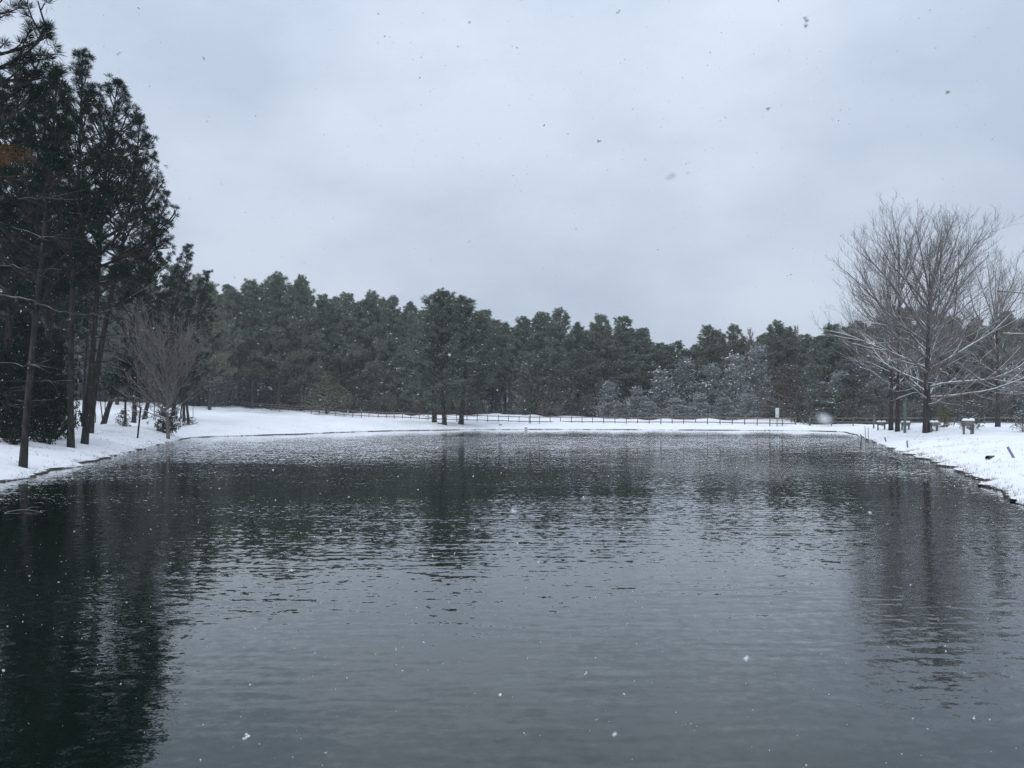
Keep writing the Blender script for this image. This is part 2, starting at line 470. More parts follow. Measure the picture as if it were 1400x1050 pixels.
NT = 3200
dd = np.concatenate([[-12, -6, -3, -1.5, -.7, -.3, -.1, 0.0, .02, .045, .07, .1, .15, .22, .3, .4, .52, .66, .82, 1.0], np.arange(1.2, 4, .2), np.arange(4, 12, .5),
                     np.arange(12, 30, 1.2), np.arange(30, 80, 3.0), np.arange(80, 200, 8), [220, 260, 300]])
th = np.linspace(-math.pi, math.pi, NT, endpoint=False)
RR = shore_r(th)[:, None] + dd[None, :]
X = CX + RR * np.cos(th)[:, None]; Y = CY + RR * np.sin(th)[:, None]
Z = height(X, Y, np.broadcast_to(dd[None, :], X.shape))
nd = len(dd)
i = np.arange(NT)[:, None]; j = np.arange(nd - 1)[None, :]; i2 = (i + 1) % NT
q = np.stack([i * nd + j, i * nd + j + 1, i2 * nd + j + 1, i2 * nd + j], -1).reshape(-1, 4)
G = Geo(); G.add(np.stack([X, Y, Z], -1).reshape(-1, 3), np.concatenate([q[:, [0, 1, 2]], q[:, [0, 2, 3]]]))
k = np.arange(NT)
G.add(np.concatenate([[[CX, CY, -4.3]], G.v[0].reshape(NT, nd, 3)[:, 0]]), np.stack([0 * k, 1 + k, 1 + (k + 1) % NT], -1))
ground = link("snowy_ground", G.mesh("snowy_ground", M_GROUND, True)); ground["kind"] = "structure"

W = Geo()
tw = np.linspace(-math.pi, math.pi, 180, endpoint=False)
rw = shore_r(tw) + 0.9
W.add(np.concatenate([[[CX, CY, 0]], np.stack([CX + rw * np.cos(tw), CY + rw * np.sin(tw), 0 * tw], -1)]),
      np.stack([np.zeros(180, int), 1 + np.arange(180), 1 + (np.arange(180) + 1) % 180], -1))
water = link("pond_water", W.mesh("pond_water", M_WATER)); water["kind"] = "structure"

# ------------------------------------------------------------------ trees
def curve(p0, d0, L, n, up, wob, r):
    """a limb: n segments from p0, bending by `up` per unit and wobbling"""
    pts = [np.array(p0, float)]; d = np.array(d0, float)
    for _ in range(n):
        d = nrm(d + UP * (up / n) + r.normal(0, wob, 3))
        pts.append(pts[-1] + d * (L / n))
    return np.array(pts), d

def along(pts, t):
    f = t * (len(pts) - 1); k = min(int(f), len(pts) - 2); f -= k
    return pts[k] * (1 - f) + pts[k + 1] * f, nrm(pts[k + 1] - pts[k])

def pine(seed, H, r0, crown_base, radius, limbs, top=None, tuft=None, detail=1.0, sides=8, snow=0.0, dead=0, bow=0.4, open_=1.0, taper=.8):
    """trunk-and-limb geometry, needle geometry, snow geometry of one pine standing at the origin; top = (x, y) lean of its tip"""
    r = np.random.RandomState(seed)
    K, L, Wd, spread = tuft
    T, N, S = Geo(), Geo(), Geo()
    lean = np.array(top if top is not None else (0.0, 0.0))
    n = 16
    u = np.linspace(0, 1, n)
    wob = r.normal(0, 1, (2, 3))
    off = np.stack([lean[0] * u + bow * (wob[0, 0] * np.sin(3.1 * u) + wob[0, 1] * np.sin(6.3 * u) * .5), lean[1] * u + bow * wob[1, 0] * np.sin(3.1 * u), H * u], -1)
    rad = r0 * (1 - u) ** 0.8 * 0.92 + 0.025
    rad[0] *= 1.28
    off0 = off.copy(); off0[0, 2] = -0.35
    T.tube(off0, rad, sides)
    trunk = off
    C, A = [], []
    phi = r.uniform(0, 6.28)
    def bunch(p, d, m):
        for _ in range(m):
            C.append(p + r.normal(0, L * 0.18, 3)); A.append(nrm(d * 0.9 + UP * 0.35 + r.normal(0, .25, 3)))
    def twigs(pts, L1, t0, cnt, rr):
        for t in np.linspace(t0, 1.0, cnt):
            p, d = along(pts, min(t + r.uniform(-.04, .04), 1.0))
            side = nrm(np.cross(d, UP) * (1 if r.rand() < .5 else -1) + r.normal(0, .35, 3))
            l2 = L1 * (0.42 - 0.24 * t) * r.uniform(.6, 1.25) + 0.2
            q, e = curve(p, nrm(d * 0.75 + side * 0.75), l2, 3, 0.5, .08, r)
            T.tube(q, np.linspace(rr * .55, rr * .3, 4), 3, False)
            bunch(q[-1], e, 2)
            if l2 > 0.55:
                for s in r.uniform(.3, .85, max(1, int(l2 / 0.42 * detail))):
                    p3, d3 = along(q, s)
                    sd = nrm(np.cross(d3, UP) * (1 if r.rand() < .5 else -1) + UP * .4 + r.normal(0, .3, 3))
                    l3 = r.uniform(.2, .5) * min(1, l2)
                    T.tube(np.array([p3, p3 + nrm(d3 * .7 + sd) * l3]), np.array([rr * .35, rr * .25]), 3, False)
                    bunch(p3 + nrm(d3 * .7 + sd) * l3, nrm(d3 * .7 + sd), 1)
    for k in range(limbs):
        v = (k + r.uniform(0, .8)) / limbs                   # 0 at the crown's foot, 1 at the tip
        uu = crown_base + (1 - crown_base) * v ** 0.9 * 0.985
        p, d = along(trunk, min(uu, .995))
        phi += 2.4 + r.uniform(-.5, .5)
        prof = (math.sin(min(1, (v + .12) / 0.42) * 1.57)) * (1 - max(0, v - .25) / .78) ** taper
        L1 = radius * prof * r.uniform(.7, 1.2) + 0.35
        el = math.radians(8 + 48 * v + r.uniform(-10, 10))
        dr = np.array([math.cos(phi) * math.cos(el), math.sin(phi) * math.cos(el), math.sin(el)])
        pts, e = curve(p, dr, L1, 6, 0.55, .09, r)
        rr = min(0.03 + 0.016 * L1, rad[0] * .5)
        T.tube(pts, np.linspace(rr, rr * .35, 7), 4, False)
        bunch(pts[-1], e, 3)
        twigs(pts, L1, 0.22 if v > .3 else .38, max(3, int(L1 * 3.2 * detail * open_) + 2), rr)
    bunch(trunk[-1] + UP * .1, UP, 4)
    for k in range(dead):                                    # bare dead limbs under the crown
        uu = crown_base * r.uniform(.35, 1.0); p, d = along(trunk, uu); a = r.uniform(0, 6.28)
        pts, e = curve(p, nrm(np.array([math.cos(a), math.sin(a), r.uniform(-.1, .35)])), radius * r.uniform(.3, .8), 5, r.uniform(-.4, .3), .14, r)
        T.tube(pts, np.linspace(.035, .012, 6), 4, False)
        for s in (.45, .7):
            p3, d3 = along(pts, s)
            q, _ = curve(p3, nrm(d3 + r.normal(0, .6, 3)), radius * .25, 3, 0, .15, r)
            T.tube(q, np.linspace(.015, .007, 4), 3, False)
    C = np.array(C); A = np.array(A)
    N.tufts(C, A, K, L, Wd, spread, r)
    if snow > 0:
        m = r.rand(len(C)) < snow
        Cs = C[m] + A[m] * L * .45 + UP * L * .12
        S.flecks(Cs, L * r.uniform(.18, .42, len(Cs)), r)
    return T, N, S

def plant_pine(geo, label, loc, group=None, mats=None, name="pine_tree", cat="pine tree", rz=0.0, scale=None):
    e = thing(name, label, cat, loc, group, rz, scale)
    for nm, me in geo: dust(link(nm, me, e))
    return e

def pine_meshes(g, bark, needles):
    T, N, S = g
    out = [("trunk", T.mesh("trunk", bark, True)), ("crown", N.mesh("crown", needles))]
    if S.n: out.append(("snow_dusting", S.mesh("snow_dusting", M_SNOWCAP)))
    return out

NEAR = (40, 0.36, 0.017, 0.75)
# --- the tall pines on the left bank (base pixel, tip pixel, ...)
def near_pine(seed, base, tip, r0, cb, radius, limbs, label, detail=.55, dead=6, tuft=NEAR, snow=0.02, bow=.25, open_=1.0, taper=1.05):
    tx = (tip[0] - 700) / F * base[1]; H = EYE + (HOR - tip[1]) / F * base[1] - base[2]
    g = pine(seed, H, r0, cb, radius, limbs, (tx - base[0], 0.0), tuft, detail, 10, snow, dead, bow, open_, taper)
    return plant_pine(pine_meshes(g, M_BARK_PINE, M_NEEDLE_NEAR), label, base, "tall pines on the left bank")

near_pine(11, hit(31, 637), (78, 105), .13, .36, 2.6, 40, "slender leaning pine nearest the water at the left edge, foot low on the snowy bank", dead=10)
near_pine(12, hit(97, 612), (113, 78), .165, .40, 2.7, 44, "tallest straight pine with a pointed tip, second trunk along the left bank", dead=9)
near_pine(13, hit(115, 607), (160, 118), .175, .37, 5.2, 50, "right-leaning thick pine on the left bank with a wide open crown against the sky", dead=8, open_=.8)
near_pine(14, at(-62, 25.0), (-45, -190), .25, .42, 2.9, 50, "close pine mostly beyond the left edge, long needle tufts in the top corner", dead=8, tuft=(46, .36, .014, .75))
near_pine(15, at(70, 50), (62, 118), .24, .34, 3.4, 46, "pine behind the slender leaning pine, its crown filling the gap to the tallest pine")
near_pine(16, at(122, 54.5), (192, 165), .22, .40, 3.4, 44, "mid-bank pine standing just behind the thick leaning pine, tip to its right")
near_pine(17, at(10, 44), (20, 90), .24, .30, 3.4, 48, "dark pine at the left edge, behind the slender leaning pine")
near_pine(18, at(140, 74), (230, 266), .22, .32, 3.3, 46, "pine whose crown pokes out low on the right flank of the left grove")
near_pine(19, at(196, 88), (260, 338), .22, .28, 3.3, 46, "round-topped pine at the right foot of the left grove, beside the far wood")
near_pine(21, at(183, 82), (200, 240), .2, .38, 3.2, 42, "left one of the close pair of pine stems on the left hill, tall full crown")
near_pine(22, at(236, 100), (284, 374), .2, .26, 3.4, 44, "farthest right pine of the left grove, low round top next to the far wood")
near_pine(20, at(-20, 52), (-15, 60), .25, .3, 3.6, 46, "pine half cut off by the left edge of the photo")
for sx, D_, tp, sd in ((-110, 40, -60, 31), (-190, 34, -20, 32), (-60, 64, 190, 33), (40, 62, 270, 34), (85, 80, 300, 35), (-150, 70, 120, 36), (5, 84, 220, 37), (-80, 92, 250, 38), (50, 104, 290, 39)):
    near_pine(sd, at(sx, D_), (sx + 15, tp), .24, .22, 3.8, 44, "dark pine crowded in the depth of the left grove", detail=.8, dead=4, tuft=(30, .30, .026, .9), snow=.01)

# long dead limbs with a line of snow, and the rusty bough, on the close pine at the left edge
close = [o for o in COL.objects if o.get("label", "").startswith("close pine")][0]
cb_ = np.array(close.location)
for pts_px, D_, r_ in (([(-45, 283), (0, 273), (60, 271), (90, 266), (118, 260)], 25.5, .026), ([(-40, 300), (15, 309), (60, 324), (85, 323), (120, 326)], 25.5, .022),
                       ([(-50, 392), (0, 402), (45, 412), (90, 427), (143, 427), (178, 408), (213, 384)], 26.5, .03), ([(-45, 500), (10, 498), (60, 500), (110, 508)], 26, .016),
                       ([(-30, 525), (48, 520), (75, 521), (98, 524)], 27, .014), ([(-40, 362), (10, 362), (48, 372), (60, 380)], 25, .015)):
    P = np.array([pix(a, b, D_) for a, b in pts_px]) - cb_
    P[0] = along(np.array([[0, 0, 0], [.8, 0, 15]]), min(max(P[0][2] / 15, .05), 1))[0]
    P = np.concatenate([[P[0]], dense(P, 5)[5:-10], [P[-1]]])
    g = Geo(); rr_ = np.random.RandomState(int(r_ * 1e4) + len(P))
    P[1:] += rr_.normal(0, .035, P[1:].shape)
    g.tube(P, np.linspace(r_ * 1.3, r_ * .35, len(P)), 5)
    for s in rr_.uniform(.3, .98, 8):
        p, d = along(P, s)
        q_, _ = curve(p, nrm(d + rr_.normal(0, .55, 3)), rr_.uniform(.4, 1.1), 4, .1, .14, rr_)
        g.tube(q_, np.linspace(r_ * .4, .006, 5), 3, False)
    link("dead_limb", g.mesh("dead_limb", M_BARK_LIMB, True), close)["label"] = "bare dead limb with a line of snow on top"
g = Geo(); rr_ = np.random.RandomState(5)
C_ = np.array([pix(rr_.normal(12, 14), rr_.normal(213, 8), 23.2 + rr_.normal(0, .25)) for _ in range(20)]) - cb_
g.tufts(C_, nrm(rr_.normal(0, 1, C_.shape) + UP * .2), 34, .22, .014, .9, rr_)
br = Geo(); P = np.array([np.array([.4, 0, pix(0, 225, 25)[2] - cb_[2] - .4]), pix(-10, 225, 24) - cb_, pix(15, 212, 23.3) - cb_, pix(34, 204, 23.2) - cb_])
br.tube(P, [.05, .035, .02, .01], 5)
db = link("dead_bough", br.mesh("dead_bough", M_BARK_PINE, True), close)
o_ = link("needles", g.mesh("needles", M_NEEDLE_DEAD), db); o_["label"] = "cluster of rusty brown dead needles"

# --- shared pine meshes for the far wood
FAR = (20, 0.55, 0.06, 0.8)
far_var = []
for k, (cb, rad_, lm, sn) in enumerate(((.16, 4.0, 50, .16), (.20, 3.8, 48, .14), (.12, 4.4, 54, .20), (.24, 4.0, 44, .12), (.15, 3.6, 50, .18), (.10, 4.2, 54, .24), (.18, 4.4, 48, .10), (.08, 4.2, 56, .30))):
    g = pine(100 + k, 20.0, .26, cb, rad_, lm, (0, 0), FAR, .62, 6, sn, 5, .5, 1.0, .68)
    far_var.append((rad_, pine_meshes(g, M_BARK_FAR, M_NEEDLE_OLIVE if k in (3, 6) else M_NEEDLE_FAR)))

def far_pine(px, top, wpx, D, var, label, group, rz=None, base=None):
    b = at(px, D) if base is None else base
    H = EYE + (HOR - top) / F * D - b[2]
    rad_, ms = far_var[var]
    w = (wpx / F * D) / (2 * rad_ * 0.95)
    b = b.copy(); b[2] -= .05
    return plant_pine(ms, label, b, group, rz=rng.uniform(0, 6.28) if rz is None else rz, scale=(w, w, H / 20.0))

TR = "pines along the front of the far wood"
front = [
 (312, 394, 54, 138, 1, "far pine at the left end of the wood, against the left grove's flank"),
 (345, 389, 58, 140, 3, "pine between the wood's left end and its tallest shoulder"),
 (378, 381, 60, 141, 0, "highest pine top on the left shoulder of the far wood"),
 (412, 385, 52, 141, 6, "loose-topped pine where the skyline steps down, just right of the left shoulder's highest top"),
 (442, 408, 52, 146, 4, "pine above the olive leafy tree, right of the skyline step"),
 (476, 406, 58, 148, 2, "broad pine right of the olive leafy tree"),
 (506, 405, 52, 150, 0, "pine midway between olive leafy tree and three-trunk clump"),
 (536, 411, 52, 150, 5, "pine just left of the three-trunk clump, its flank behind them"),
 (562, 418, 46, 152, 4, "narrow pine half hidden by the left trunk of the three-trunk clump"),
 (664, 428, 54, 152, 1, "pine whose shoulder slopes down right of the three-trunk clump"),
 (690, 445, 48, 156, 3, "low-topped pine above the snowy clearing with the wire fence"),
 (716, 438, 52, 154, 5, "pine right behind the wire fence's right end"),
 (741, 431, 54, 152, 2, "left of the two broad pines at the middle of the far skyline"),
 (767, 428, 56, 151, 0, "taller of the two broad pines at the middle of the far skyline"),
 (790, 445, 42, 154, 4, "thin pine in the skyline notch right of the middle pines"),
 (818, 436, 54, 151, 6, "pine just right of the skyline notch"),
 (850, 437, 58, 150, 2, "bushy pine left of where the skyline drops, open sky through its top"),
 (880, 452, 50, 152, 1, "pine on the falling skyline, above the first snowy trees"),
 (903, 472, 44, 154, 4, "low pine at the bottom of the skyline's right dip"),
 (927, 470, 42, 153, 3, "small round pine top in the skyline's right dip"),
 (968, 449, 48, 146, 3, "left of the twin pines rising over the snow-dusted trees"),
 (1001, 449, 46, 146, 6, "right of the twin pines rising over the snow-dusted trees"),
 (1024, 468, 40, 146, 1, "slim pine between the twin pines and the pine over the white sign"),
 (1060, 444, 52, 144, 0, "dark-topped pine straight above the white sign"),
 (1080, 452, 44, 142, 3, "pine at the right shoulder of the dark-topped pine over the sign"),
 (1102, 460, 42, 138, 1, "pine over the gap in the wooden fence"),
 (1140, 447, 56, 118, 2, "dense pine left of the big bare trees"),
 (1174, 444, 60, 116, 5, "dense pine behind the left limbs of the big bare trees"),
 (1206, 438, 60, 114, 7, "dense pine behind the paired bare trunks"),
 (1238, 425, 64, 112, 2, "highest dense pine behind the bare trees, left half of the dark dome"),
 (1264, 427, 60, 113, 0, "dense pine behind the single bare trunk, right half of the dark dome"),
 (1302, 437, 56, 112, 5, "pine behind the yellow-green bush"),
 (1338, 441, 52, 113, 6, "thin-topped pine behind the three-legged stand"),
 (1376, 430, 56, 110, 1, "pine behind the steel lamp arm at the right edge"),
 (1404, 436, 56, 112, 3, "pine cut off by the right edge of the photo"),
]
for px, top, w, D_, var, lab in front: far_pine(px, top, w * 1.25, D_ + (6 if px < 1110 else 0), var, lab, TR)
C3 = "three-trunk pine clump in front of the fence"
for px, py, top, tpx, w, var, lab in ((594, 577, 411, 588, 104, 5, "left trunk of the three-pine clump standing before the fence"),
                                      (608, 581, 403, 607, 96, 2, "tallest and thickest, middle pine of the clump before the fence"),
                                      (630, 580, 413, 637, 108, 0, "right pine of the clump before the fence, crown spreading to the right")):
    b = hit(px, py); b = at(px, min(b[1], 118))
    far_pine(px, top, w, b[1], var, lab, C3, base=b)

# skyline of the front, to keep the back rows below it
fx = np.array([-500] + [f[0] for f in front] + [1800]); fy = np.array([330] + [f[1] for f in front] + [430])
BK = "pines massed behind the front of the far wood"
for row, (D0, lo, step) in enumerate(((158, 285, 30), (166, 275, 32), (176, 270, 34))):
    for px in np.arange(lo, 1480, step):
        p = px + rng.uniform(-9, 9); D_ = D0 + rng.uniform(-3, 3)
        if p > 1110: D_ -= 34
        if 655 < p < 722 and D_ < 165: D_ = 168
        top = np.interp(p, fx, fy) + rng.uniform(4, 22)
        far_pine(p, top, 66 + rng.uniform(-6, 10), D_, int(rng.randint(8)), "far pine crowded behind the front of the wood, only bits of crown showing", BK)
LB = "pines massed behind the left grove"
for px, D_ in [(x + rng.uniform(-10, 10), d + rng.uniform(-4, 4)) for d in (128, 140, 152) for x in range(-120, 300, 40)]:
    far_pine(px, np.interp(px, [90, 200, 260, 310], [335, 345, 372, 400]) + rng.uniform(0, 40) if px > 90 else 290 + rng.uniform(-20, 60), 66, D_, int(rng.randint(8)), "pine massed in the dark wood behind the left grove", LB)
SD = "pines standing beyond the photo's edges"
for px, D_ in ((1480, 96), (1530, 104), (1600, 92), (1660, 100), (1520, 118), (1440, 122), (1720, 88)):
    far_pine(px, 425 + rng.uniform(-10, 15), 62, D_, int(rng.randint(8)), "pine continuing the wood past the right edge", SD)

# ------------------------------------------------------------------ evergreen bushes, snow-laden trees, brush
def bushy(seed, H, R, tufts, leaf, snow, lobes=12, base=.12, shape=1.0, twiggy=True):
    """stems, foliage and snow of a bush or small evergreen H tall and R wide"""
    r = np.random.RandomState(seed); T, N, S = Geo(), Geo(), Geo()
    K, L, Wd, spread = leaf
    C, A = [], []
    T.tube(np.array([[0, 0, -.2], [r.normal(0, .05), r.normal(0, .05), H * .45], [r.normal(0, .15), r.normal(0, .15), H * .9]]), np.array([.05 + .012 * H, .03 + .006 * H, .012]), 6)
    per = tufts // lobes
    for k in range(lobes):
        v = (k + r.uniform(.1, .9)) / lobes
        a = k * 2.4 + r.uniform(-.5, .5)
        prof = (1 - v) ** shape * (.35 + .65 * min(1, (v + .15) / .3))
        tip = np.array([math.cos(a) * R * prof, math.sin(a) * R * prof, H * (base + (1 - base) * v)]) * r.uniform(.85, 1.1)
        st = np.array([0, 0, max(.1, tip[2] - .45 * np.hypot(tip[0], tip[1]))])
        pts = np.array([st, st * .5 + tip * .5 + UP * .06 * H * r.uniform(-.5, 1), tip])
        T.tube(pts, np.array([.03, .02, .008]) * (.5 + H / 8), 4, False)
        t = r.uniform(.25, 1.05, per)
        rad = R * (.12 + .22 * t)
        P = st + (tip - st) * t[:, None] + r.normal(0, .55, (per, 3)) * rad[:, None] * np.array([1, 1, .55])
        P[:, 2] = np.maximum(P[:, 2], .12)
        C.append(P); A.append(nrm((P - np.array([0, 0, H * .35])) * np.array([1, 1, .5]) + r.normal(0, .3, P.shape) + UP * .2))
        if twiggy:
            for p in P[::5]:
                T.tube(np.array([st + (tip - st) * r.uniform(.2, .8), p]), np.array([.014, .007]), 3, False)
    C = np.concatenate(C); A = np.concatenate(A)
    N.tufts(C, A, K, L, Wd, spread, r)
    if snow > 0:
        q_ = np.sin(1.9 * C[:, 0] + seed) + np.sin(1.7 * C[:, 1]) + 1.6 * np.sin(4.2 * C[:, 2] + 1.1 * C[:, 0])
        lowf = (r.rand(len(C)) < snow) & (q_ > (-.3 if snow > .5 else .6))
        Cs = C[lowf] + A[lowf] * L * .35 + UP * L * .2
        S.flecks(Cs, L * r.uniform(.3, .75, len(Cs)), r)
    return T, N, S

def bush_meshes(g, bark, leaves):
    T, N, S = g
    out = [("stem", T.mesh("stem", bark)), ("foliage", N.mesh("foliage", leaves))]
    if S.n: out.append(("snow_dusting", S.mesh("snow_dusting", M_SNOWCAP)))
    return out

EV = (12, .36, .085, .9)
snowy = [bush_meshes(bushy(200 + k, 8.0, 3.2, 950, EV, .6, 34, .08, .8), M_TWIG, M_NEEDLE_FROST) for k in range(3)]
halfsnow = [bush_meshes(bushy(210 + k, 8.0, 3.2, 950, EV, .45, 34, .06, .75), M_TWIG, M_NEEDLE_HALF) for k in range(3)]
darkbush = [bush_meshes(bushy(220 + k, 3.0, 1.9, 520, (12, .26, .06, .9), .09, 20, .08, .6), M_TWIG, M_NEEDLE_BUSH) for k in range(3)]
grovebush = [bush_meshes(bushy(240 + k, 8.0, 3.2, 1000, EV, .05, 34, .06, .75), M_TWIG, M_NEEDLE_NEAR) for k in range(2)]
tan = bush_meshes(bushy(230, 8.0, 4.0, 800, (10, .28, .07, 1.1), .10, 30, .1, .7), M_TWIG, M_LEAF_TAN)
olive = bush_meshes(bushy(231, 6.0, 3.6, 520, (9, .26, .06, 1.1), .03, 26, .25, .7), M_TWIG, M_LEAF_OLIVE)
yellow = bush_meshes(bushy(232, 2.4, 1.1, 260, (10, .18, .05, 1.0), .10, 16, .1, .6), M_TWIG, M_LEAF_YELLOW)

def set_bush(ms, name, label, cat, px, D, top, wpx, ref, group=None, base=None, low=0.0):
    b = at(px, D) if base is None else base
    H0, R0 = ref
    H = EYE + (HOR - top) / F * b[1] - b[2]
    w = wpx / F * b[1] / (2 * R0)
    e = thing(name, label, cat, (b[0], b[1], b[2] - .05), group, rng.uniform(0, 6.28), (w, w, H / H0))
    for nm, me in ms: dust(link(nm, me, e))
    return e

SG = "snow-dusted evergreens in front of the far pines"
for px, top, w, D_, k, lab in ((832, 524, 44, 141, 0, "snow-dusted small tree where the dark pines meet the snowy stand"),
    (870, 530, 46, 139, 1, "low snow-dusted tree behind the fence, left end of the snowy stand"), (905, 505, 60, 141, 2, "broad snow-whitened tree at the foot of the skyline dip"),
    (938, 494, 56, 143, 0, "snow-whitened tree below the left twin pine"), (972, 500, 58, 139, 1, "snow-laden evergreen below the twin pines"),
    (1006, 484, 62, 140, 2, "tallest snow-whitened evergreen, below the right twin pine"), (1036, 478, 56, 141, 0, "snow-whitened evergreen left of the brown oak"),
    (1120, 490, 50, 124, 1, "snow-dusted evergreen right of the brown oak"), (1150, 512, 58, 113, 0, "snow-dusted evergreen just left of the low bare limbs"), (1186, 520, 50, 112, 2, "snow-dusted evergreen behind the farthest box stand"), (1385, 500, 70, 104, 2, "frosted tree behind the lamp arm at the right edge")):
    set_bush(snowy[k], "evergreen_tree", lab, "evergreen tree", px, D_, top, w, (8, 3.2), SG)
for px, top, w, D_ in ((925, 545, 44, 136), (957, 540, 46, 135), (990, 545, 48, 134), (1022, 540, 46, 134), (888, 550, 40, 137), (1052, 545, 46, 131), (850, 552, 40, 138), (1095, 548, 44, 126)):
    set_bush(snowy[int(rng.randint(3))], "evergreen_bush", "low snow-laden bush in the snowy stand behind the fence", "bush", px, D_, top, w, (8, 3.2), "low snowy bushes behind the fence")
set_bush(tan, "oak_tree", "brown-leaved oak right above the white sign", "oak tree", 1076, 128, 503, 92, (8, 4.0))
set_bush(olive, "leafy_tree", "olive-green leafy tree behind the fence on the left", "tree", 446, 137, 512, 86, (6, 3.6))
set_bush(yellow, "yellow_bush", "yellow-green bush beside the single bare trunk", "bush", 1290, 74, 556, 24, (2.4, 1.1))
MD = "mid-height evergreens under the far pines"
for px in list(range(300, 660, 24)) + list(range(728, 830, 22)):
    set_bush(halfsnow[int(rng.randint(3))], "evergreen_tree", "mid-height evergreen under the far pines, lightly snowed", "evergreen tree", px + rng.uniform(-7, 7), 154 + rng.uniform(-2, 5),
             500 + rng.uniform(-22, 22), 62 + rng.uniform(-8, 10), (8, 3.2), MD)
for px in range(1120, 1440, 20):
    set_bush(halfsnow[int(rng.randint(3))], "evergreen_tree", "mid-height evergreen in the dark wood behind the bare trees", "evergreen tree", px + rng.uniform(-7, 7), 110 + rng.uniform(-2, 4),
             505 + rng.uniform(-20, 25), 56 + rng.uniform(-8, 10), (8, 3.2), "mid-height evergreens behind the bare trees")
BU = "dark bushes along the wood's foot"
for px in list(range(290, 664, 15)) + list(range(728, 1120, 16)) + list(range(1120, 1440, 18)):
    D_ = 149 + rng.uniform(-2, 2) if px < 1090 else np.interp(px, [1090, 1180, 1440], [116, 107, 102]) + rng.uniform(-2, 2)
    if px < 470: D_ = 153
    set_bush(darkbush[int(rng.randint(3))], "evergreen_bush", "dark low bush at the foot of the wood behind the fence", "bush", px + rng.uniform(-5, 5), D_, 546 + rng.uniform(-14, 8), 30 + rng.uniform(-4, 8), (3, 1.9), BU)
for px, top in ((650, 520), (668, 528), (684, 532), (700, 530), (716, 526), (732, 518)):
    set_bush(halfsnow[int(rng.randint(3))], "evergreen_tree", "mid-height evergreen closing off the back of the snowy clearing", "evergreen tree", px, 163 + rng.uniform(-2, 2), top, 34, (8, 3.2), "mid-height evergreens behind the clearing")
# undergrowth of the left grove
LU = "undergrowth bushes in the left grove"
for px, D_, top, w in ((8, 43, 470, 90), (45, 45, 440, 85), (72, 47, 480, 60), (-40, 42, 450, 110), (30, 52, 420, 110), (-90, 44, 450, 130), (75, 58, 450, 70), (-20, 60, 400, 130), (20, 40.5, 540, 50), (60, 43, 545, 40)):
    set_bush(grovebush[int(rng.randint(2))], "evergreen_bush", "dark bush in the undergrowth of the left grove", "bush", px, D_, top, w, (8, 3.2), LU)
LH = "bushes along the wood's edge above the left hill"
for px in range(95, 300, 17):
    D_ = 136 + rng.uniform(-3, 6)
    set_bush(halfsnow[int(rng.randint(3))], "evergreen_tree", "mid-height evergreen at the wood's edge above the left snowy hill", "evergreen tree", px + rng.uniform(-6, 6), D_, 480 + rng.uniform(-20, 20), 52, (8, 3.2), LH)
young = bush_meshes(bushy(233, 7.0, 2.3, 760, (16, .26, .04, .9), .03, 24, .45, .6), M_BARK_PINE, M_NEEDLE_NEAR)
set_bush(young, "young_pine", "green-crowned young pine on a bare stem, left of the small bare tree", "pine tree", 171, 71, 488, 66, (7, 2.3))

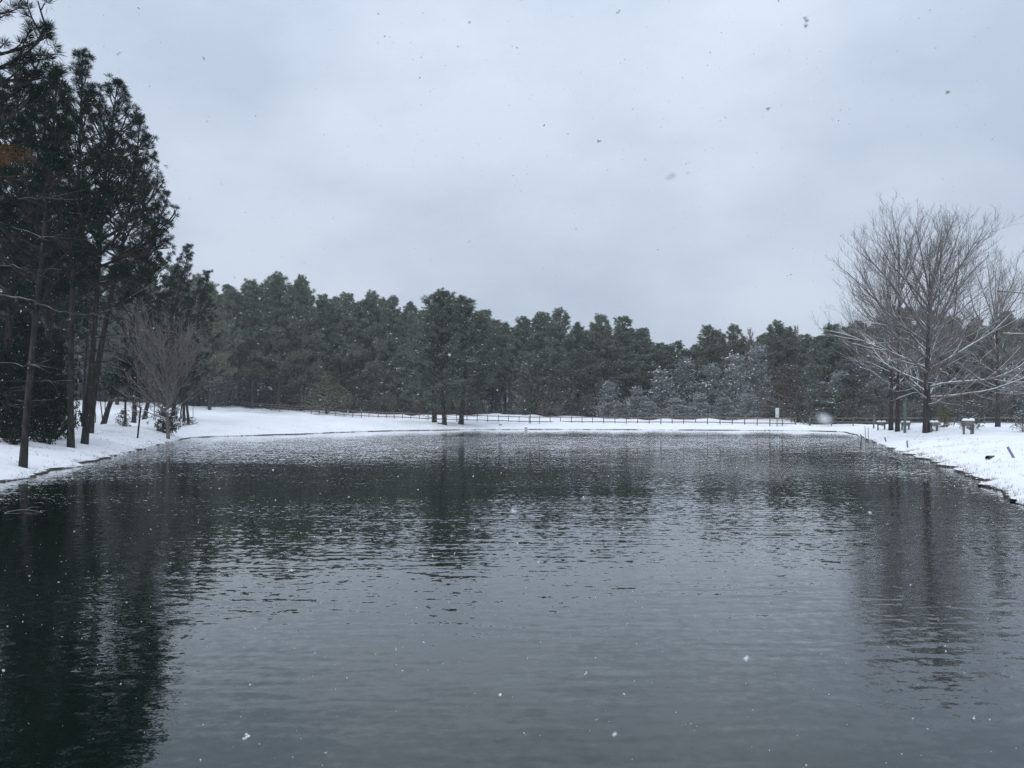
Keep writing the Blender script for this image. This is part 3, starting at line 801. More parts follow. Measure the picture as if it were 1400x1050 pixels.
# ------------------------------------------------------------------ bare trees
def bare_tree(seed, H, r0, lo, hi, limbs, Rmax, el0, el1, n2, n3, n4, fork=0.0, tropism=.7, thin=1.0, peak=.3, dome=False, env=None, snowy=0.0):
    """trunk and branch geometry of a leafless tree"""
    r = np.random.RandomState(seed); T, B, SN = Geo(), Geo(), Geo()
    n = 14; u = np.linspace(0, 1, n)
    off = np.stack([.25 * np.sin(3 * u + seed) * u, .2 * np.cos(2.5 * u + seed) * u, H * u], -1)
    rad = r0 * (1 - u) ** 1.25 + .012; rad[0] *= 1.3; rad[1] *= 1.02
    o0 = off.copy(); o0[0, 2] = -.3
    T.tube(o0, rad, 10)
    phi = r.uniform(0, 6)
    for k in range(limbs):
        v = (k + r.uniform(0, .9)) / limbs
        uu = lo + (hi - lo) * v
        p, d = along(off, uu)
        phi += 2.4 + r.uniform(-.6, .6)
        el = math.radians(el0 + (el1 - el0) * v ** .8 + r.uniform(-9, 9))
        prof = (min(1, (v + .45) / (peak + .45))) * (1 - max(0, v - peak) / (1.06 - peak)) ** .75
        if dome: prof = .82 + .25 * math.sin(math.pi * v)
        L1 = Rmax * prof * r.uniform(.75, 1.15) + .5
        rr = min(r0 * .42, .016 + .0085 * L1)
        dr = np.array([math.cos(phi) * math.cos(el), math.sin(phi) * math.cos(el), math.sin(el)])
        st_ = r.get_state()
        for _ in range(20):
            r.set_state(st_)
            p1, _ = curve(p, dr, L1, 9, tropism * (1 - .3 * v), .075, r)
            if env is None: break
            e_ = (p1[-1][0] ** 2 + p1[-1][1] ** 2) / env[0] ** 2 + (max(0, p1[-1][2] - .36 * env[1]) / (.64 * env[1])) ** 2
            if e_ <= 1: break
            L1 *= .92
        B.tube(p1, np.linspace(rr, rr * .22, 10), 6, False)
        if v < snowy * .75:                                        # snow lying along the top of the flatter limbs
            rl = np.linspace(rr, rr * .22, 10); k0, k1 = (0, 9) if r.rand() < .7 else (0, 6)
            SN.tube(p1[k0:k1] + UP * (rl[k0:k1, None] * .75 + .008), rl[k0:k1] * .55 * r.uniform(.3, 1.15, k1 - k0) + .006, 5)
        for t in np.linspace(.14, .98, n2):
            q0, d0 = along(p1, min(.999, t + r.uniform(-.04, .04)))
            side = nrm(np.cross(d0, r.normal(0, 1, 3)))
            l2 = L1 * (.50 - .30 * t) * r.uniform(.6, 1.2) + .35
            r2 = max(.009, rr * (1 - .75 * t) * .55)
            p2, _ = curve(q0, nrm(d0 + side * .75 + UP * .15), l2, 5, tropism * .6, .09, r)
            B.tube(p2, np.linspace(r2, .008 * thin, 6), 4, False)
            if v < snowy * .7 and r.rand() < .4: SN.tube(p2[:5] + UP * (r2 * .6 + .006), np.linspace(r2 * .6, .006, 5) + .004, 4)
            for t3 in np.linspace(.2, .97, n3):
                q1, d1 = along(p2, min(.999, t3 + r.uniform(-.06, .06)))
                s3 = nrm(np.cross(d1, r.normal(0, 1, 3)))
                l3 = l2 * (.5 - .25 * t3) * r.uniform(.5, 1.2) + .22
                p3, _ = curve(q1, nrm(d1 + s3 * .7 + UP * .2), l3, 3, .5, .1, r)
                B.tube(p3, np.linspace(.0125, .0075, 4) * thin, 3, False)
                for t4 in r.uniform(.2, .95, n4):
                    q2, d2 = along(p3, t4)
                    s4 = nrm(np.cross(d2, r.normal(0, 1, 3)))
                    B.tube(np.array([q2, q2 + nrm(d2 + s4 * .7 + UP * .25) * l3 * r.uniform(.35, .7)]), np.array([.0075, .0055]) * thin, 3, False)
    out = [("trunk", T.mesh("trunk", M_BARK_TRUNK, True)), ("branches", B.mesh("branches", M_BARK_BARE, True))]
    if SN.n: out.append(("snow_dusting", SN.mesh("snow_dusting", M_SNOWCAP, True)))
    return out

def plant_bare(ms, label, loc, group=None, rz=0.0, scale=None, mat=None):
    e = thing("bare_tree", label, "bare tree", loc, group, rz, scale)
    for nm, me in ms: dust(link(nm, me, e))
    return e

BT = "big bare trees on the right bank"
b1 = hit(1268, 590); H1 = EYE + (HOR - 330) / F * b1[1] - b1[2]
plant_bare(bare_tree(301, H1, .31, .13, .75, 38, 9.2, 0, 66, 12, 7, 2, thin=.75, tropism=.42, dome=True, snowy=.5, env=(9.3, EYE + (HOR - 302) / F * b1[1] - b1[2])), "single thick-trunked bare tree on the right bank, snow on its long low limbs", b1, BT)
b2 = hit(1227, 590); H2 = EYE + (HOR - 300) / F * b2[1] - b2[2]
plant_bare(bare_tree(302, H2, .18, .26, .75, 17, 7.2, 24, 76, 10, 6, 3, thin=.65, dome=True, snowy=.25, env=(5.6, EYE + (HOR - 278) / F * b2[1] - b2[2])), "right trunk of the paired bare trees, its tip the highest twigs on the right", b2, BT)
b3 = hit(1218, 588); H3 = EYE + (HOR - 350) / F * b3[1] - b3[2]
plant_bare(bare_tree(303, H3, .2, .22, .7, 17, 8.2, 8, 66, 10, 6, 3, thin=.65, tropism=.5, dome=True, snowy=.3, env=(6.0, EYE + (HOR - 345) / F * b3[1] - b3[2])), "left trunk of the paired bare trees, crown leaning out over the pond", b3, BT)
b4 = at(1364, 72); H4 = EYE + (HOR - 370) / F * b4[1] - b4[2]
plant_bare(bare_tree(304, H4, .2, .22, .75, 20, 6.2, 14, 70, 9, 6, 3, thin=.65, dome=True, env=(5.4, EYE + (HOR - 340) / F * b4[1] - b4[2])), "smaller bare tree in the back, between the three-legged stand and the lamp arm", b4, BT)
b5 = hit(230, 600); H5 = EYE + (HOR - 425) / F * b5[1] - b5[2]
sm = bare_tree(305, H5 * .68, .13, .2, .8, 20, 4.9, 14, 66, 8, 5, 2, thin=1.5, tropism=.35, dome=True, snowy=.1)
for nm, me in sm:
    if nm != 'snow_dusting': me.materials[0] = M_BARK_PALE
plant_bare(sm, "small pale bare tree at the waterline on the left bank", b5)
faint = bare_tree(306, 14, .12, .3, .95, 22, 2.2, 45, 72, 7, 5, 1, thin=1.4)
for _, me in faint: me.materials[0] = M_BARK_PALE
for px, top, lab in ((1026, 452, "thin pale bare treetop between the twin pines and the pine over the sign"), (1088, 448, "thin pale bare treetop behind the brown oak")):
    b = at(px, 148); plant_bare(faint, lab, b, "pale bare trees among the far pines", rng.uniform(0, 6), (1, 1, (EYE + (HOR - top) / F * 148 - b[2]) / 14))
brush = bare_tree(307, 3.0, .03, .04, .8, 16, 1.8, 30, 75, 5, 3, 1, thin=1.6)
for _, me in brush: me.materials[0] = M_TWIG
for px in list(range(300, 470, 34)) + list(range(480, 660, 30)) + list(range(735, 1110, 34)) + list(range(1130, 1400, 30)):
    D_ = 146 if px < 1090 else np.interp(px, [1090, 1180, 1440], [112, 104, 98])
    if px < 470: D_ = 151
    e = thing("bare_brush", "leafless twiggy brush along the far fence, dusted with snow", "brush", at(px + rng.uniform(-8, 8), D_ + rng.uniform(-1, 1)), "leafless brush along the far fence", rng.uniform(0, 6), (1, 1, rng.uniform(.6, 1.1)))
    for nm, me in brush: link("stem" if nm == "trunk" else nm, me, e)

# evergreen shrub behind the small bare tree, bushes round the trunks on the left hill
set_bush(darkbush[0], "evergreen_shrub", "dark evergreen shrub right behind the small pale bare tree", "shrub", 229, 69, 545, 40, (3, 1.9))
scrub = bush_meshes(bushy(234, 1.8, 1.0, 190, (9, .17, .05, 1.0), .12, 12, .08, .5), M_TWIG, M_LEAF_OLIVE)
set_bush(scrub, "scrub_bush", "olive scrub bush at the foot of the young pine on the left", "bush", 168, 70, 560, 20, (1.8, 1.0))
set_bush(scrub, "scrub_bush", "low scrub at the feet of the trunk trio behind the small bare tree", "bush", 258, 83, 570, 26, (1.8, 1.0))
frost = bush_meshes(bushy(235, 3.6, 2.0, 300, (9, .24, .05, 1.0), .75, 22, .2, .55), M_TWIG, M_NEEDLE_BUSH)
set_bush(frost, "snowy_tree", "small snow-laden tree right behind the three-legged stand", "small tree", 1327, 62, 547, 46, (3.6, 2.0))
set_bush(frost, "snowy_tree", "dark snow-laden bush at the right edge of the photo", "bush", 1398, 55, 560, 30, (3.6, 2.0))

# trunks and saplings on the left snowy hill: bare stems under the dark crowns
def stem_tree(px, py, top, r0, label, crown, group, lo=50):
    b = hit(px, py, lo); H = EYE + (HOR - top) / F * b[1] - b[2]
    e = thing("pine_tree" if crown else "sapling", label, "pine tree" if crown else "sapling", b, group)
    g = Geo(); r = np.random.RandomState(int(px * 7))
    P = np.stack([np.linspace(0, r.normal(0, .25), 7), np.linspace(0, r.normal(0, .2), 7), np.linspace(-.3, H, 7)], -1)
    P[1:-1] += r.normal(0, .03, (5, 3)); g.tube(P, np.linspace(r0, r0 * .45, 7), 8)
    for s in r.uniform(.45, 1, 7):
        p, d = along(P, s); a = r.uniform(0, 6.28)
        q_, _ = curve(p, np.array([math.cos(a), math.sin(a), .5]), r.uniform(.5, 1.5), 4, .3, .15, r); g.tube(q_, np.linspace(r0 * .3, .007, 5), 4, False)
    link("trunk", g.mesh("trunk", M_BARK_PINE, True), e)
    if crown:
        c = Geo(); n = 260
        P = np.array([0, 0, H * .95]) + r.normal(0, 1, (n, 3)) * np.array([1.3, 1.3, 1.3])
        c.tufts(P, nrm(r.normal(0, 1, P.shape) + UP * .3), 16, .34, .035, .9, r)
        link("crown", c.mesh("crown", M_NEEDLE_NEAR), e)
LT = "pines on the left snowy hill"
for px, py, top, r0, lab in ((160, 553, 505, .30, "thick-stemmed pine high on the left snowy hill"), (186.5, 568, 475, .14, "right one of the close pair of pine stems on the left hill"), (202, 555.5, 490, .20, "pine stem standing high on the left hill, above the thin saplings"),
                             (252, 576, 505, .19, "thickest stem of the trunk trio behind the small bare tree"), (258, 580, 500, .15, "right stem of the trunk trio behind the small bare tree"),
                             (248, 572, 510, .10, "thin left stem of the trunk trio behind the small bare tree")):
    stem_tree(px, py, top, r0, lab, True, LT)
for px, py, top, r0, lab in ((130, 578, 520, .05, "thin sapling just right of the thick leaning pine"), (141, 578.5, 510, .065, "left one of two thin saplings side by side on the left hill"),
                             (146, 576.5, 515, .06, "right one of two thin saplings side by side on the left hill"), (192, 567.5, 515, .06, "sapling right of the close pair of pine stems"),
                             (211, 569.5, 520, .065, "lone sapling between the pine stems and the evergreen shrub"), (263, 571, 535, .035, "whip-thin sapling right of the trunk trio")):
    stem_tree(px, py, top, r0, lab, False, "saplings on the left snowy hill")
b = hit(112, 583, 45); stem_tree(112.5, 583, 420, .13, "pine trunk seen between the two near trunks of the left bank", True, LT, 48)

# ------------------------------------------------------------------ fences
def fence(path, name, label, mat, h=1.15, rails=(1.02, .30), step=1.75, post=.11, posts_tall=()):
    P = np.array([at(px, D) for px, D in path])
    seg = np.hypot(np.diff(P[:, 0]), np.diff(P[:, 1])); s = np.concatenate([[0], np.cumsum(seg)])
    m = max(2, int(s[-1] / step) + 1); t = np.linspace(0, s[-1], m)
    X_ = np.interp(t, s, P[:, 0]); Y_ = np.interp(t, s, P[:, 1]); r = np.random.RandomState(len(label))
    X_ += r.normal(0, .03, m); Z_ = ground_z(X_, Y_)
    Zp = np.concatenate([[Z_[0]] * 3, Z_, [Z_[-1]] * 3]); Z_ = np.convolve(Zp, np.ones(7) / 7, "valid")
    e = thing(name, label, "fence", (X_[0], Y_[0], Z_[0])); o = np.array([X_[0], Y_[0], Z_[0]])
    for k in range(m):
        g = Geo(); hh = h * r.uniform(.96, 1.07)
        tl = r.normal(0, .02, 2)
        up = nrm(np.array([tl[0], tl[1], 1.0])); ax = np.array([nrm(np.cross(up, [0, 1, 0.])), [0, 1, 0.], up])
        g.box(np.array([X_[k], Y_[k], Z_[k] + hh / 2 - .2]) - o, (post * r.uniform(.9, 1.15), post, hh + .4), ax=ax)
        if r.rand() < .5: g.box(np.array([X_[k], Y_[k], Z_[k] + hh + .025]) - o, (post * .8, post * .8, .045))
        link("post", g.mesh("post", mat), e)
    for z in rails:
        g = Geo()
        for k in range(m - 1):
            a = np.array([X_[k], Y_[k] - post * .5 - .025, Z_[k] + z + r.normal(0, .015)]); b_ = np.array([X_[k + 1], Y_[k + 1] - post * .5 - .025, Z_[k + 1] + z + r.normal(0, .015)])
            d = nrm(b_ - a); side = nrm(np.cross(d, UP)); u_ = np.cross(side, d)
            g.box((a + b_) / 2 - o, (np.linalg.norm(b_ - a) * .995, .04, .13), ax=np.array([d, side, u_]))
        link("rail", g.mesh("rail", mat), e)
        if z == rails[0]:
            g = Geo()
            for k in range(m - 1):
                a = np.array([X_[k], Y_[k] - post * .5 - .025, Z_[k] + z + .085]); b_ = np.array([X_[k + 1], Y_[k + 1] - post * .5 - .025, Z_[k + 1] + z + .085])
                t0, t1 = r.uniform(0, .25), r.uniform(.75, 1); a, b_ = a + (b_ - a) * t0, a + (b_ - a) * t1
                g.tube(np.array([a, a * .7 + b_ * .3, a * .3 + b_ * .7, b_]), np.array([.012, .036, .032, .012]), 6)
            dust(link("snow_dusting", g.mesh("snow_dusting", M_SNOWCAP, True), e))
    return e

fence([(60, 142), (180, 148), (300, 146), (400, 142), (436, 139)], "wooden_fence", "dark wooden rail fence below the far pines on the left hill", M_WOOD_GREY, rails=(1.02, .62, .22), h=1.2)
fence([(437, 139), (520, 134), (600, 128), (700, 125), (800, 120.5), (900, 116), (1000, 111), (1088, 106)], "wooden_fence", "long brown post-and-rail fence running along the far bank", M_WOOD)
fence([(1107, 104), (1160, 100), (1230, 94), (1320, 90), (1420, 86), (1520, 84)], "wooden_fence", "grey rail fence right of the gap, behind the bare trees", M_WOOD_GREY, h=1.05, rails=(.95, .45), step=3.0)
e = fence([(664, 150), (684, 149), (722, 148)], "wire_fence", "thin wire fence around the snowy clearing behind the long brown fence", M_STEEL, h=1.35, rails=(), step=1.5, post=.05)
o = np.array(e.location); g = Geo()
A_, B_ = at(664, 150), at(722, 148)
for z in (.15, .45, .75, 1.05, 1.3):
    m = 12; P = np.stack([np.linspace(A_[k], B_[k], m) for k in range(3)], -1); P[:, 2] = ground_z(P[:, 0], P[:, 1]) + z
    g.tube(P - o, np.full(m, .012), 4)
link("wire", g.mesh("wire", M_STEEL), e)
for px, D_, h_, lab in ((725, 122, 1.75, "taller fence post standing by the long brown fence under the broad middle pines"), (1194.5, 88.5, 1.45, "tall snow-capped wooden post beside the farthest stand"),
                        (1107.5, 103.6, 1.15, "post closing the gap in the wooden fence on its right side")):
    b = at(px, D_); g = Geo(); g.box((0, 0, h_ / 2 - .15), (.13, .13, h_ + .3)); g.box((0, 0, h_ + .02), (.09, .09, .04))
    e = thing("wooden_post", lab, "post", b); link("post_shaft", g.mesh("post_shaft", M_WOOD_GREY), e)
    c = Geo(); c.flecks(np.array([[0, 0, h_ + .05], [.02, .01, h_ + .06]]), np.array([.085, .07]), np.random.RandomState(1)); link("snow_cap", c.mesh("snow_cap", M_SNOWCAP), e)

# ------------------------------------------------------------------ small wooden box stands on the right bank
def stand(px, py, hpx, wpx, label, legs=3, flip=1, dark=False):
    b = hit(px, py, 40); s = b[1] / F; H = hpx * s; Wd = wpx * s
    e = thing("wooden_stand", label, "stand", b, "snow-capped box stands on the right bank")
    wood = M_WOOD_GREY
    def part(name, boxes, mat=wood):
        g = Geo()
        for c, sz in boxes: g.box(c, sz)
        return link(name, g.mesh(name, mat), e)
    f = flip
    part("leg", [((-f * Wd * .42, 0, H * .25 - .1), (.11, .11, H * .5 + .2))])
    part("leg", [((f * Wd * .42, .02, H * .46 - .1), (.12, .12, H * .92 + .2))])
    if legs > 2: part("leg", [((f * Wd * .16, -.12, H * .2 - .1), (.09, .09, H * .4 + .2))])
    part("box", [((-f * Wd * .05, 0, H * .66), (Wd * .78, .42, H * .32)), ((-f * Wd * .05, -.225, H * .52), (Wd * .82, .03, .05))])
    part("shelf", [((f * Wd * .12, -.13, H * .42), (Wd * .45, .30, .06))])
    r = np.random.RandomState(int(px)); c = Geo()
    for x0, w_, h_ in ((-.28, .30, .16), (.02, .22, .08), (.30, .24, .17)):
        th_ = np.linspace(0, 6.283, 10, endpoint=False)
        rings = [(1.0, 0.0), (1.02, .45), (.8, .85), (.35, 1.0)]
        V = np.concatenate([np.stack([f * Wd * x0 + np.cos(th_) * Wd * w_ * k * .95, np.sin(th_) * .22 * k, np.full(10, H * .825 + h_ * q_) + r.normal(0, .006, 10)], -1) for k, q_ in rings])
        T_ = []
        for a_ in range(3):
            for k in range(10):
                p_, q_ = a_ * 10 + k, a_ * 10 + (k + 1) % 10; T_ += [(p_, q_, q_ + 10), (p_, q_ + 10, p_ + 10)]
        T_ += [(30, 30 + k, 31 + k) for k in range(1, 9)]
        c.add(V, T_)
    link("snow_cap", c.mesh("snow_cap", M_SNOWCAP, True), e)
    return e
stand(1324, 593.5, 22, 15, "three-legged wooden box stand alone on open snow, right of the single bare tree")
stand(1205, 587.5, 12.5, 11, "farthest snow-capped stand, left of the paired bare trunks", legs=2)
stand(1238, 588, 12.5, 11, "snow-capped stand in front of the green pole", legs=2, flip=-1)
stand(1277, 590, 15, 10, "snow-capped stand half hidden behind the single bare trunk", legs=2)

# green pole, sign, lamp
b = at(1237, 66); g = Geo(); Hh = EYE + (HOR - 547) / F * 66 - b[2]
g.tube(np.array([[0, 0, -.2], [0, 0, Hh * .5], [0, 0, Hh]]), np.array([.11, .11, .105]), 14); g.tube(np.array([[0, 0, Hh], [0, 0, Hh + .05], [0, 0, Hh + .09]]), np.array([.125, .12, .05]), 14)
e = thing("green_pole", "faded green pole standing behind the paired bare trunks", "pole", b); link("shaft", g.mesh("shaft", M_GREEN, False), e)
b = at(1062.6, 106.8); s = 106.8 / F
e = thing("sign", "tall narrow white sign on a post by the far fence", "sign", b)
zt, zb = EYE + (HOR - 557.8) * s - b[2], EYE + (HOR - 571) * s - b[2]
g = Geo(); g.box((0, .05, zt / 2 - .15), (.09, .09, zt + .2)); link("post", g.mesh("post", M_WOOD_GREY), e)
g = Geo(); g.box((0, -.02, (zt + zb) / 2), (4.8 * s, .03, zt - zb)); pn = link("panel", g.mesh("panel", M_SIGN), e)
g = Geo(); hh = zt - zb
for k, (w_, x_) in enumerate(((.5, 0), (.3, -.05), (.55, .03), (.2, .12), (.5, 0), (.35, -.06), (.45, 0))):
    g.box((x_ * 4.8 * s, -.037, zt - hh * (.14 + .115 * k)), (4.8 * s * w_, .004, hh * .045))
link("print", g.mesh("print", M_MARK), pn)
b = at(1402.5, 56); s = 56 / F; e = thing("lamp_pole", "grey steel lamp pole at the right edge with an arm reaching left", "lamp pole", b)
zt = EYE + (HOR - 401) * s - b[2]
g = Geo(); g.tube(np.array([[0, 0, -.3], [0, 0, zt * .5], [0, 0, zt + .1]]), np.array([.085, .075, .06]), 12); link("pole", g.mesh("pole", M_STEEL), e)
x1 = -37.5 * s; g = Geo(); g.tube(np.array([[0, 0, zt], [x1 * .35, 0, zt + .04], [x1 * .6, 0, zt + .08]]), np.array([.045, .04, .035]), 8); ar = link("arm", g.mesh("arm", M_STEEL), e)
g = Geo(); g.box((x1 * .8, 0, zt + .11), (abs(x1) * .42, .24, .07), ax=np.array([nrm(np.array([-1, 0, .07])), [0, 1, 0], nrm(np.array([.07, 0, 1]))])); link("lamp_head", g.mesh("lamp_head", M_STEEL), ar)
zw = EYE + (HOR - 456) * s - b[2]; g = Geo(); g.tube(np.array([[0, 0, zw], [-15 * s, 0, zw + .02], [-31 * s, 0, zw + .04]]), np.array([.03, .028, .025]), 6); link("cross_arm", g.mesh("cross_arm", M_PALE), e)

# stakes, rods, culvert pipe and drain at the right bank
def rod(px0, py0, px1, py1, wpx, mat, name, label, cat, group=None, flat=False):
    """leaning rod whose foot is at pixel (px1,py1)"""
    b = hit(px1, py1, 15); s = b[1] / F
    d = np.array([(px0 - px1) * s, -.05, (py1 - py0) * s]); L_ = np.linalg.norm(d); d = d / L_
    g = Geo(); side = nrm(np.cross(d, [0, 1, 0])); 
    g.box(d * (L_ / 2 - .08), (wpx * s, wpx * s * (.4 if flat else 1), L_ + .16), ax=np.array([side, nrm(np.cross(d, side)), d]))
    e = thing(name, label, cat, b, group); link("shaft", g.mesh("shaft", mat), e)
    c = Geo(); c.flecks(np.array([d * L_]), np.array([wpx * s * .55]), np.random.RandomState(3)); link("snow_cap", c.mesh("snow_cap", M_SNOWCAP), e)
SK = "stakes stuck in the snow of the right bank"
rod(1376.5, 611, 1385.8, 625.6, 3.0, M_BLUE, "stake", "thickest blue-grey plank stuck slanting in the snow near the right edge", "stake", SK, True)
rod(1239.5, 602.5, 1240.8, 611.8, 1.5, M_BLUE, "stake", "upright short stake in the snow below the green pole", "stake", SK)
rod(1209.3, 598, 1211.2, 604, 1.3, M_BLUE, "stake", "short leaning stake in the snow below the farthest stand", "stake", SK)
rod(1175.8, 593, 1179, 597.5, 1.2, M_BLUE, "stake", "smallest tilted stake close to the water's far right corner", "stake", SK)
rod(1182.4, 579, 1183.6, 602, .8, M_PALE, "marker_rod", "left one of two thin pale rods at the right waterline", "rod", "thin pale rods at the right waterline")
rod(1186.6, 580, 1187.6, 603, .8, M_PALE, "marker_rod", "right one of two thin pale rods at the right waterline", "rod", "thin pale rods at the right waterline")
rod(193, 557, 188, 599.5, 1.7, M_BARK_PINE, "pole", "thin dark leaning pole stuck in the snow of the left bank", "pole")

def pipe(px, py, rpx, ln, ang, label, name, cap=True, out=.1):
    b = hit(px, py, 15); s = b[1] / F; R = rpx * s
    e = thing(name, label, "pipe", b + UP * R * .45)
    g = Geo(); a = np.array([math.cos(ang), math.sin(ang), .02])
    L_ = ln * s; t = np.linspace(0, 1, 25)
    P = a * L_ * t[:, None] - a * out; rr_ = R * (1 + .05 * np.sin(t * 60))
    rr_[0] = R * .98
    g.tube(P, rr_, 18, False); g.tube(P[::-1] * .999, (rr_ * .88)[::-1], 18, False)
    g.tube(np.array([P[6], P[7]]), np.array([R * .85, R * .85]), 18)
    link("pipe_wall", g.mesh("pipe_wall", M_BLACK, True), e)
    if cap:
        c = Geo(); n = 46; r = np.random.RandomState(2)
        C_ = a * L_ * r.uniform(-.02, 1, n)[:, None] + np.array([-a[1], a[0], 0]) * r.normal(0, R * .3, n)[:, None] + UP * R * .98
        c.flecks(C_, R * r.uniform(.3, .55, n), r); link("snow_cap", c.mesh("snow_cap", M_SNOWCAP), e)
pipe(1351.5, 628.5, 3.0, 13, math.radians(28), "black corrugated drain pipe end sticking out of the snowy right bank", "drain_pipe")
pipe(1310, 645.0, 3.4, 20, math.radians(68), "dark drain pipe mouth low at the right waterline", "drain_pipe", out=.42)

# ------------------------------------------------------------------ stones, dead grass, floating stick
def shore_point(px_lo, px_hi, r, side, off):
    for _ in range(400):
        t = r.uniform(-math.pi, math.pi); R_ = float(shore_r(np.array([t]))[0]) + off
        x, y = CX + R_ * math.cos(t), CY + R_ * math.sin(t)
        if y < 12: continue
        p = 700 + F * x / y
        if px_lo <= p <= px_hi and (x > 0) == (side > 0) and y < 70: return x, y
    return x, y
def stone_mesh(seed, R):
    r = np.random.RandomState(seed); me = bpy.data.meshes.new("stone")
    import bmesh
    bm = bmesh.new(); bmesh.ops.create_icosphere(bm, subdivisions=3, radius=R)
    k = r.normal(0, 1, (6, 3)) * 2.2 / R; ph = r.uniform(0, 6, 6)
    for v in bm.verts:
        f = 1 + sum(.10 * math.sin(float(k[q_] @ np.array(v.co)) * .6 + ph[q_]) for q_ in range(6))
        v.co = Vector((v.co.x * f * 1.25, v.co.y * f, v.co.z * f * .62))
    bm.to_mesh(me); bm.free(); me.materials.append(M_STONE)
    for p in me.polygons: p.use_smooth = True
    return me
stones = [stone_mesh(k, R) for k, R in enumerate((.10, .13, .16, .11))]
rs = np.random.RandomState(21)
for k in range(36):
    x, y = shore_point(1318, 1412, rs, 1, rs.uniform(-.06, .22))
    o = link("shore_stone", stones[k % 4], None, (x, y, max(.03, float(ground_z(np.array([x]), np.array([y]))[0]) * .6))); o.rotation_euler.z = rs.uniform(0, 6)
    s = rs.uniform(.22, .6); o.scale = (s, s, s)
    tag(o, "small dark snow-capped stone along the near right waterline", "stone", "stones along the near right waterline")
for px, py, s, lab in ((602, 579.5, 2.4, "dark stone between the left and middle trunks of the three-pine clump"), (684, 581.5, 1.3, "small dark stone on the far bank right of the three-pine clump"), (719, 586, 1.2, "small dark stone at the far waterline near the taller fence post")):
    b = hit(px, py, 40); o = link("stone", stones[1], None, b + UP * .1); o.scale = (s, s, s * 1.3); tag(o, lab, "stone")

def grass(name, pts, per, hgt, wid, r):
    n = len(pts) * per
    B = np.repeat(np.asarray(pts), per, 0) + np.concatenate([r.normal(0, .06, (n, 2)), np.zeros((n, 1))], 1)
    a = r.uniform(0, 6.28, n); d = np.stack([np.cos(a), np.sin(a), 0 * a], -1)
    h = hgt * r.uniform(.4, 1.2, n)[:, None]
    lean = np.stack([r.normal(0, .45, n), r.normal(0, .45, n), 0 * a], -1)
    V = np.stack([B - d * wid * .5 - UP * .03, B + d * wid * .5 - UP * .03, B + h * (UP + lean)], 1).reshape(-1, 3)
    g = Geo(); g.add(V, np.arange(n * 3).reshape(-1, 3))
    o = link(name, g.mesh(name, M_DRYGRASS)); o["kind"] = "stuff"; return o
pts = []
for lo, hi, side, cnt, far_ in ((0, 250, -1, 330, 5.0), (1240, 1410, 1, 330, 5.0), (-60, 250, -1, 160, .5), (1240, 1420, 1, 330, .45)):
    for _ in range(cnt):
        x, y = shore_point(lo, hi, rs, side, .08 + far_ * rs.rand() ** 2)
        pts.append((x, y))
for _ in range(260):                                          # far bank
    t = rs.uniform(.35, 2.5); R_ = float(shore_r(np.array([t]))[0]) + .1 + 3.5 * rs.rand() ** 2
    pts.append((CX + R_ * math.cos(t), CY + R_ * math.sin(t)))
for _ in range(260):                                          # litter on the left hill
    pts.append((rs.normal(-46, 7), rs.normal(78, 11)))
pts = np.array(pts); pts = np.concatenate([pts, ground_z(pts[:, 0], pts[:, 1])[:, None]], 1)
o = grass("dead_grass", pts, 5, .13, .012, rs)
tag(o, "dead grass blades poking through the snow along the banks", "grass", kind="stuff")

P = np.array([pix(a, b_, D_) for a, b_, D_ in ((8, 703, 20.0), (20, 699.5, 20.3), (34, 698.6, 20.4), (47, 700, 20.3), (56, 702, 20.1))]); P[:, 2] = [.0, .035, .045, .03, -.01]
P = np.concatenate([dense(P, 6)[:-6], P[-1:]])
g = Geo(); P0 = P.mean(0) * np.array([1, 1, 0]); g.tube(P - P0, np.linspace(.012, .005, len(P)), 6)
g.tube(np.array([P[12] - P0, P[12] - P0 + np.array([.12, .1, .06]), P[12] - P0 + np.array([.3, .16, .05])]), np.array([.008, .006, .004]), 5)
e = thing("floating_stick", "pale bent stick floating on the water near the left bank", "stick", P0); link("twig", g.mesh("twig", M_BARK_PALE, True), e)

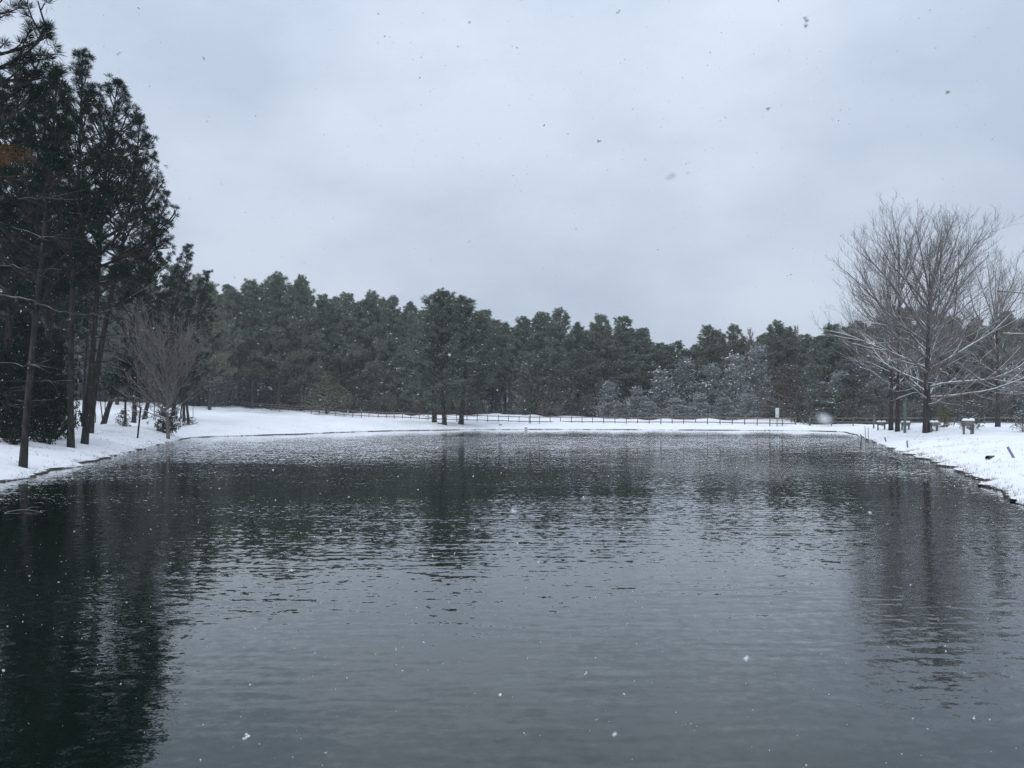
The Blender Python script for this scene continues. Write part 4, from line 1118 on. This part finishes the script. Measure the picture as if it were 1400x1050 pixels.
# ------------------------------------------------------------------ falling snow
rs = np.random.RandomState(99)
n = 12000
C_ = np.stack([rs.uniform(-15, 15, n), rs.uniform(2.2, 20, n), rs.uniform(.05, 15, n)], -1)
S_ = rs.gamma(2.6, .0010, n) + .0015
ex = np.array([pix(919, 243, .5), pix(1131, 575, .30), pix(1013, 597, .8), pix(338, 1008, 1.6), pix(1102, 27, 1.2), pix(1050, 147, 1.6), pix(228, 227, 1.5), pix(702, 700, 1.0),
               pix(163, 72, 1.4), pix(846, 15, 1.7), pix(641, 30, 1.8), pix(818, 192, 1.7), pix(1297, 125, 1.3), pix(614, 484, 2.2), pix(840, 1004, 1.0), pix(1020, 901, 1.3), pix(1190, 702, 1.8)])
m_ = 5000
C_ = np.concatenate([C_, np.stack([rs.uniform(-8, 8, m_), rs.uniform(2.6, 10, m_), rs.uniform(.05, 9, m_)], -1)]); S_ = np.concatenate([S_, rs.gamma(2.2, .0009, m_) + .001])
es = np.array([.0032, .0019, .002, .006, .0055, .0055, .005, .003, .004, .005, .004, .0045, .005, .005, .003, .004, .005])
C_ = np.concatenate([C_, ex]); S_ = np.concatenate([S_, es]); n = len(C_)
octa = np.array([[1, 0, 0], [-1, 0, 0], [0, 1, 0], [0, -1, 0], [0, 0, 1], [0, 0, -1]], float)
of = np.array([[0, 2, 4], [2, 1, 4], [1, 3, 4], [3, 0, 4], [2, 0, 5], [1, 2, 5], [3, 1, 5], [0, 3, 5]])
g = Geo(); m = 6
cc = C_[:, None, :] + rs.normal(0, .42, (n, m, 3)) * S_[:, None, None]
sz = S_[:, None] * rs.uniform(.3, .85, (n, m))
V = cc[:, :, None, :] + octa[None, None] * rs.uniform(.5, 1.2, (n, m, 6, 1)) * sz[:, :, None, None]
g.add(V.reshape(-1, 3), (np.arange(n * m)[:, None, None] * 6 + of[None]).reshape(-1, 3))
o = link("falling_snow", g.mesh("falling_snow", M_SNOWCAP)); tag(o, "loose snowflakes drifting down through the air over the pond", "snowflakes", kind="stuff")

# ------------------------------------------------------------------ haze of falling snow
m_, n_, l_, p_ = new_mat("snowy_haze"); n_.remove(p_)
pv = n_.new("ShaderNodeVolumePrincipled"); pv.inputs["Color"].default_value = (.88, .91, .93, 1); pv.inputs["Density"].default_value = .00046; pv.inputs["Anisotropy"].default_value = .2
l_.new(pv.outputs[0], n_["Material Output"].inputs["Volume"])
g = Geo(); g.box((CX, CY, 24), (800, 800, 62)); o = link("haze", g.mesh("haze", m_)); o["kind"] = "stuff"; o["label"] = "thin grey haze of falling snow over the whole place"
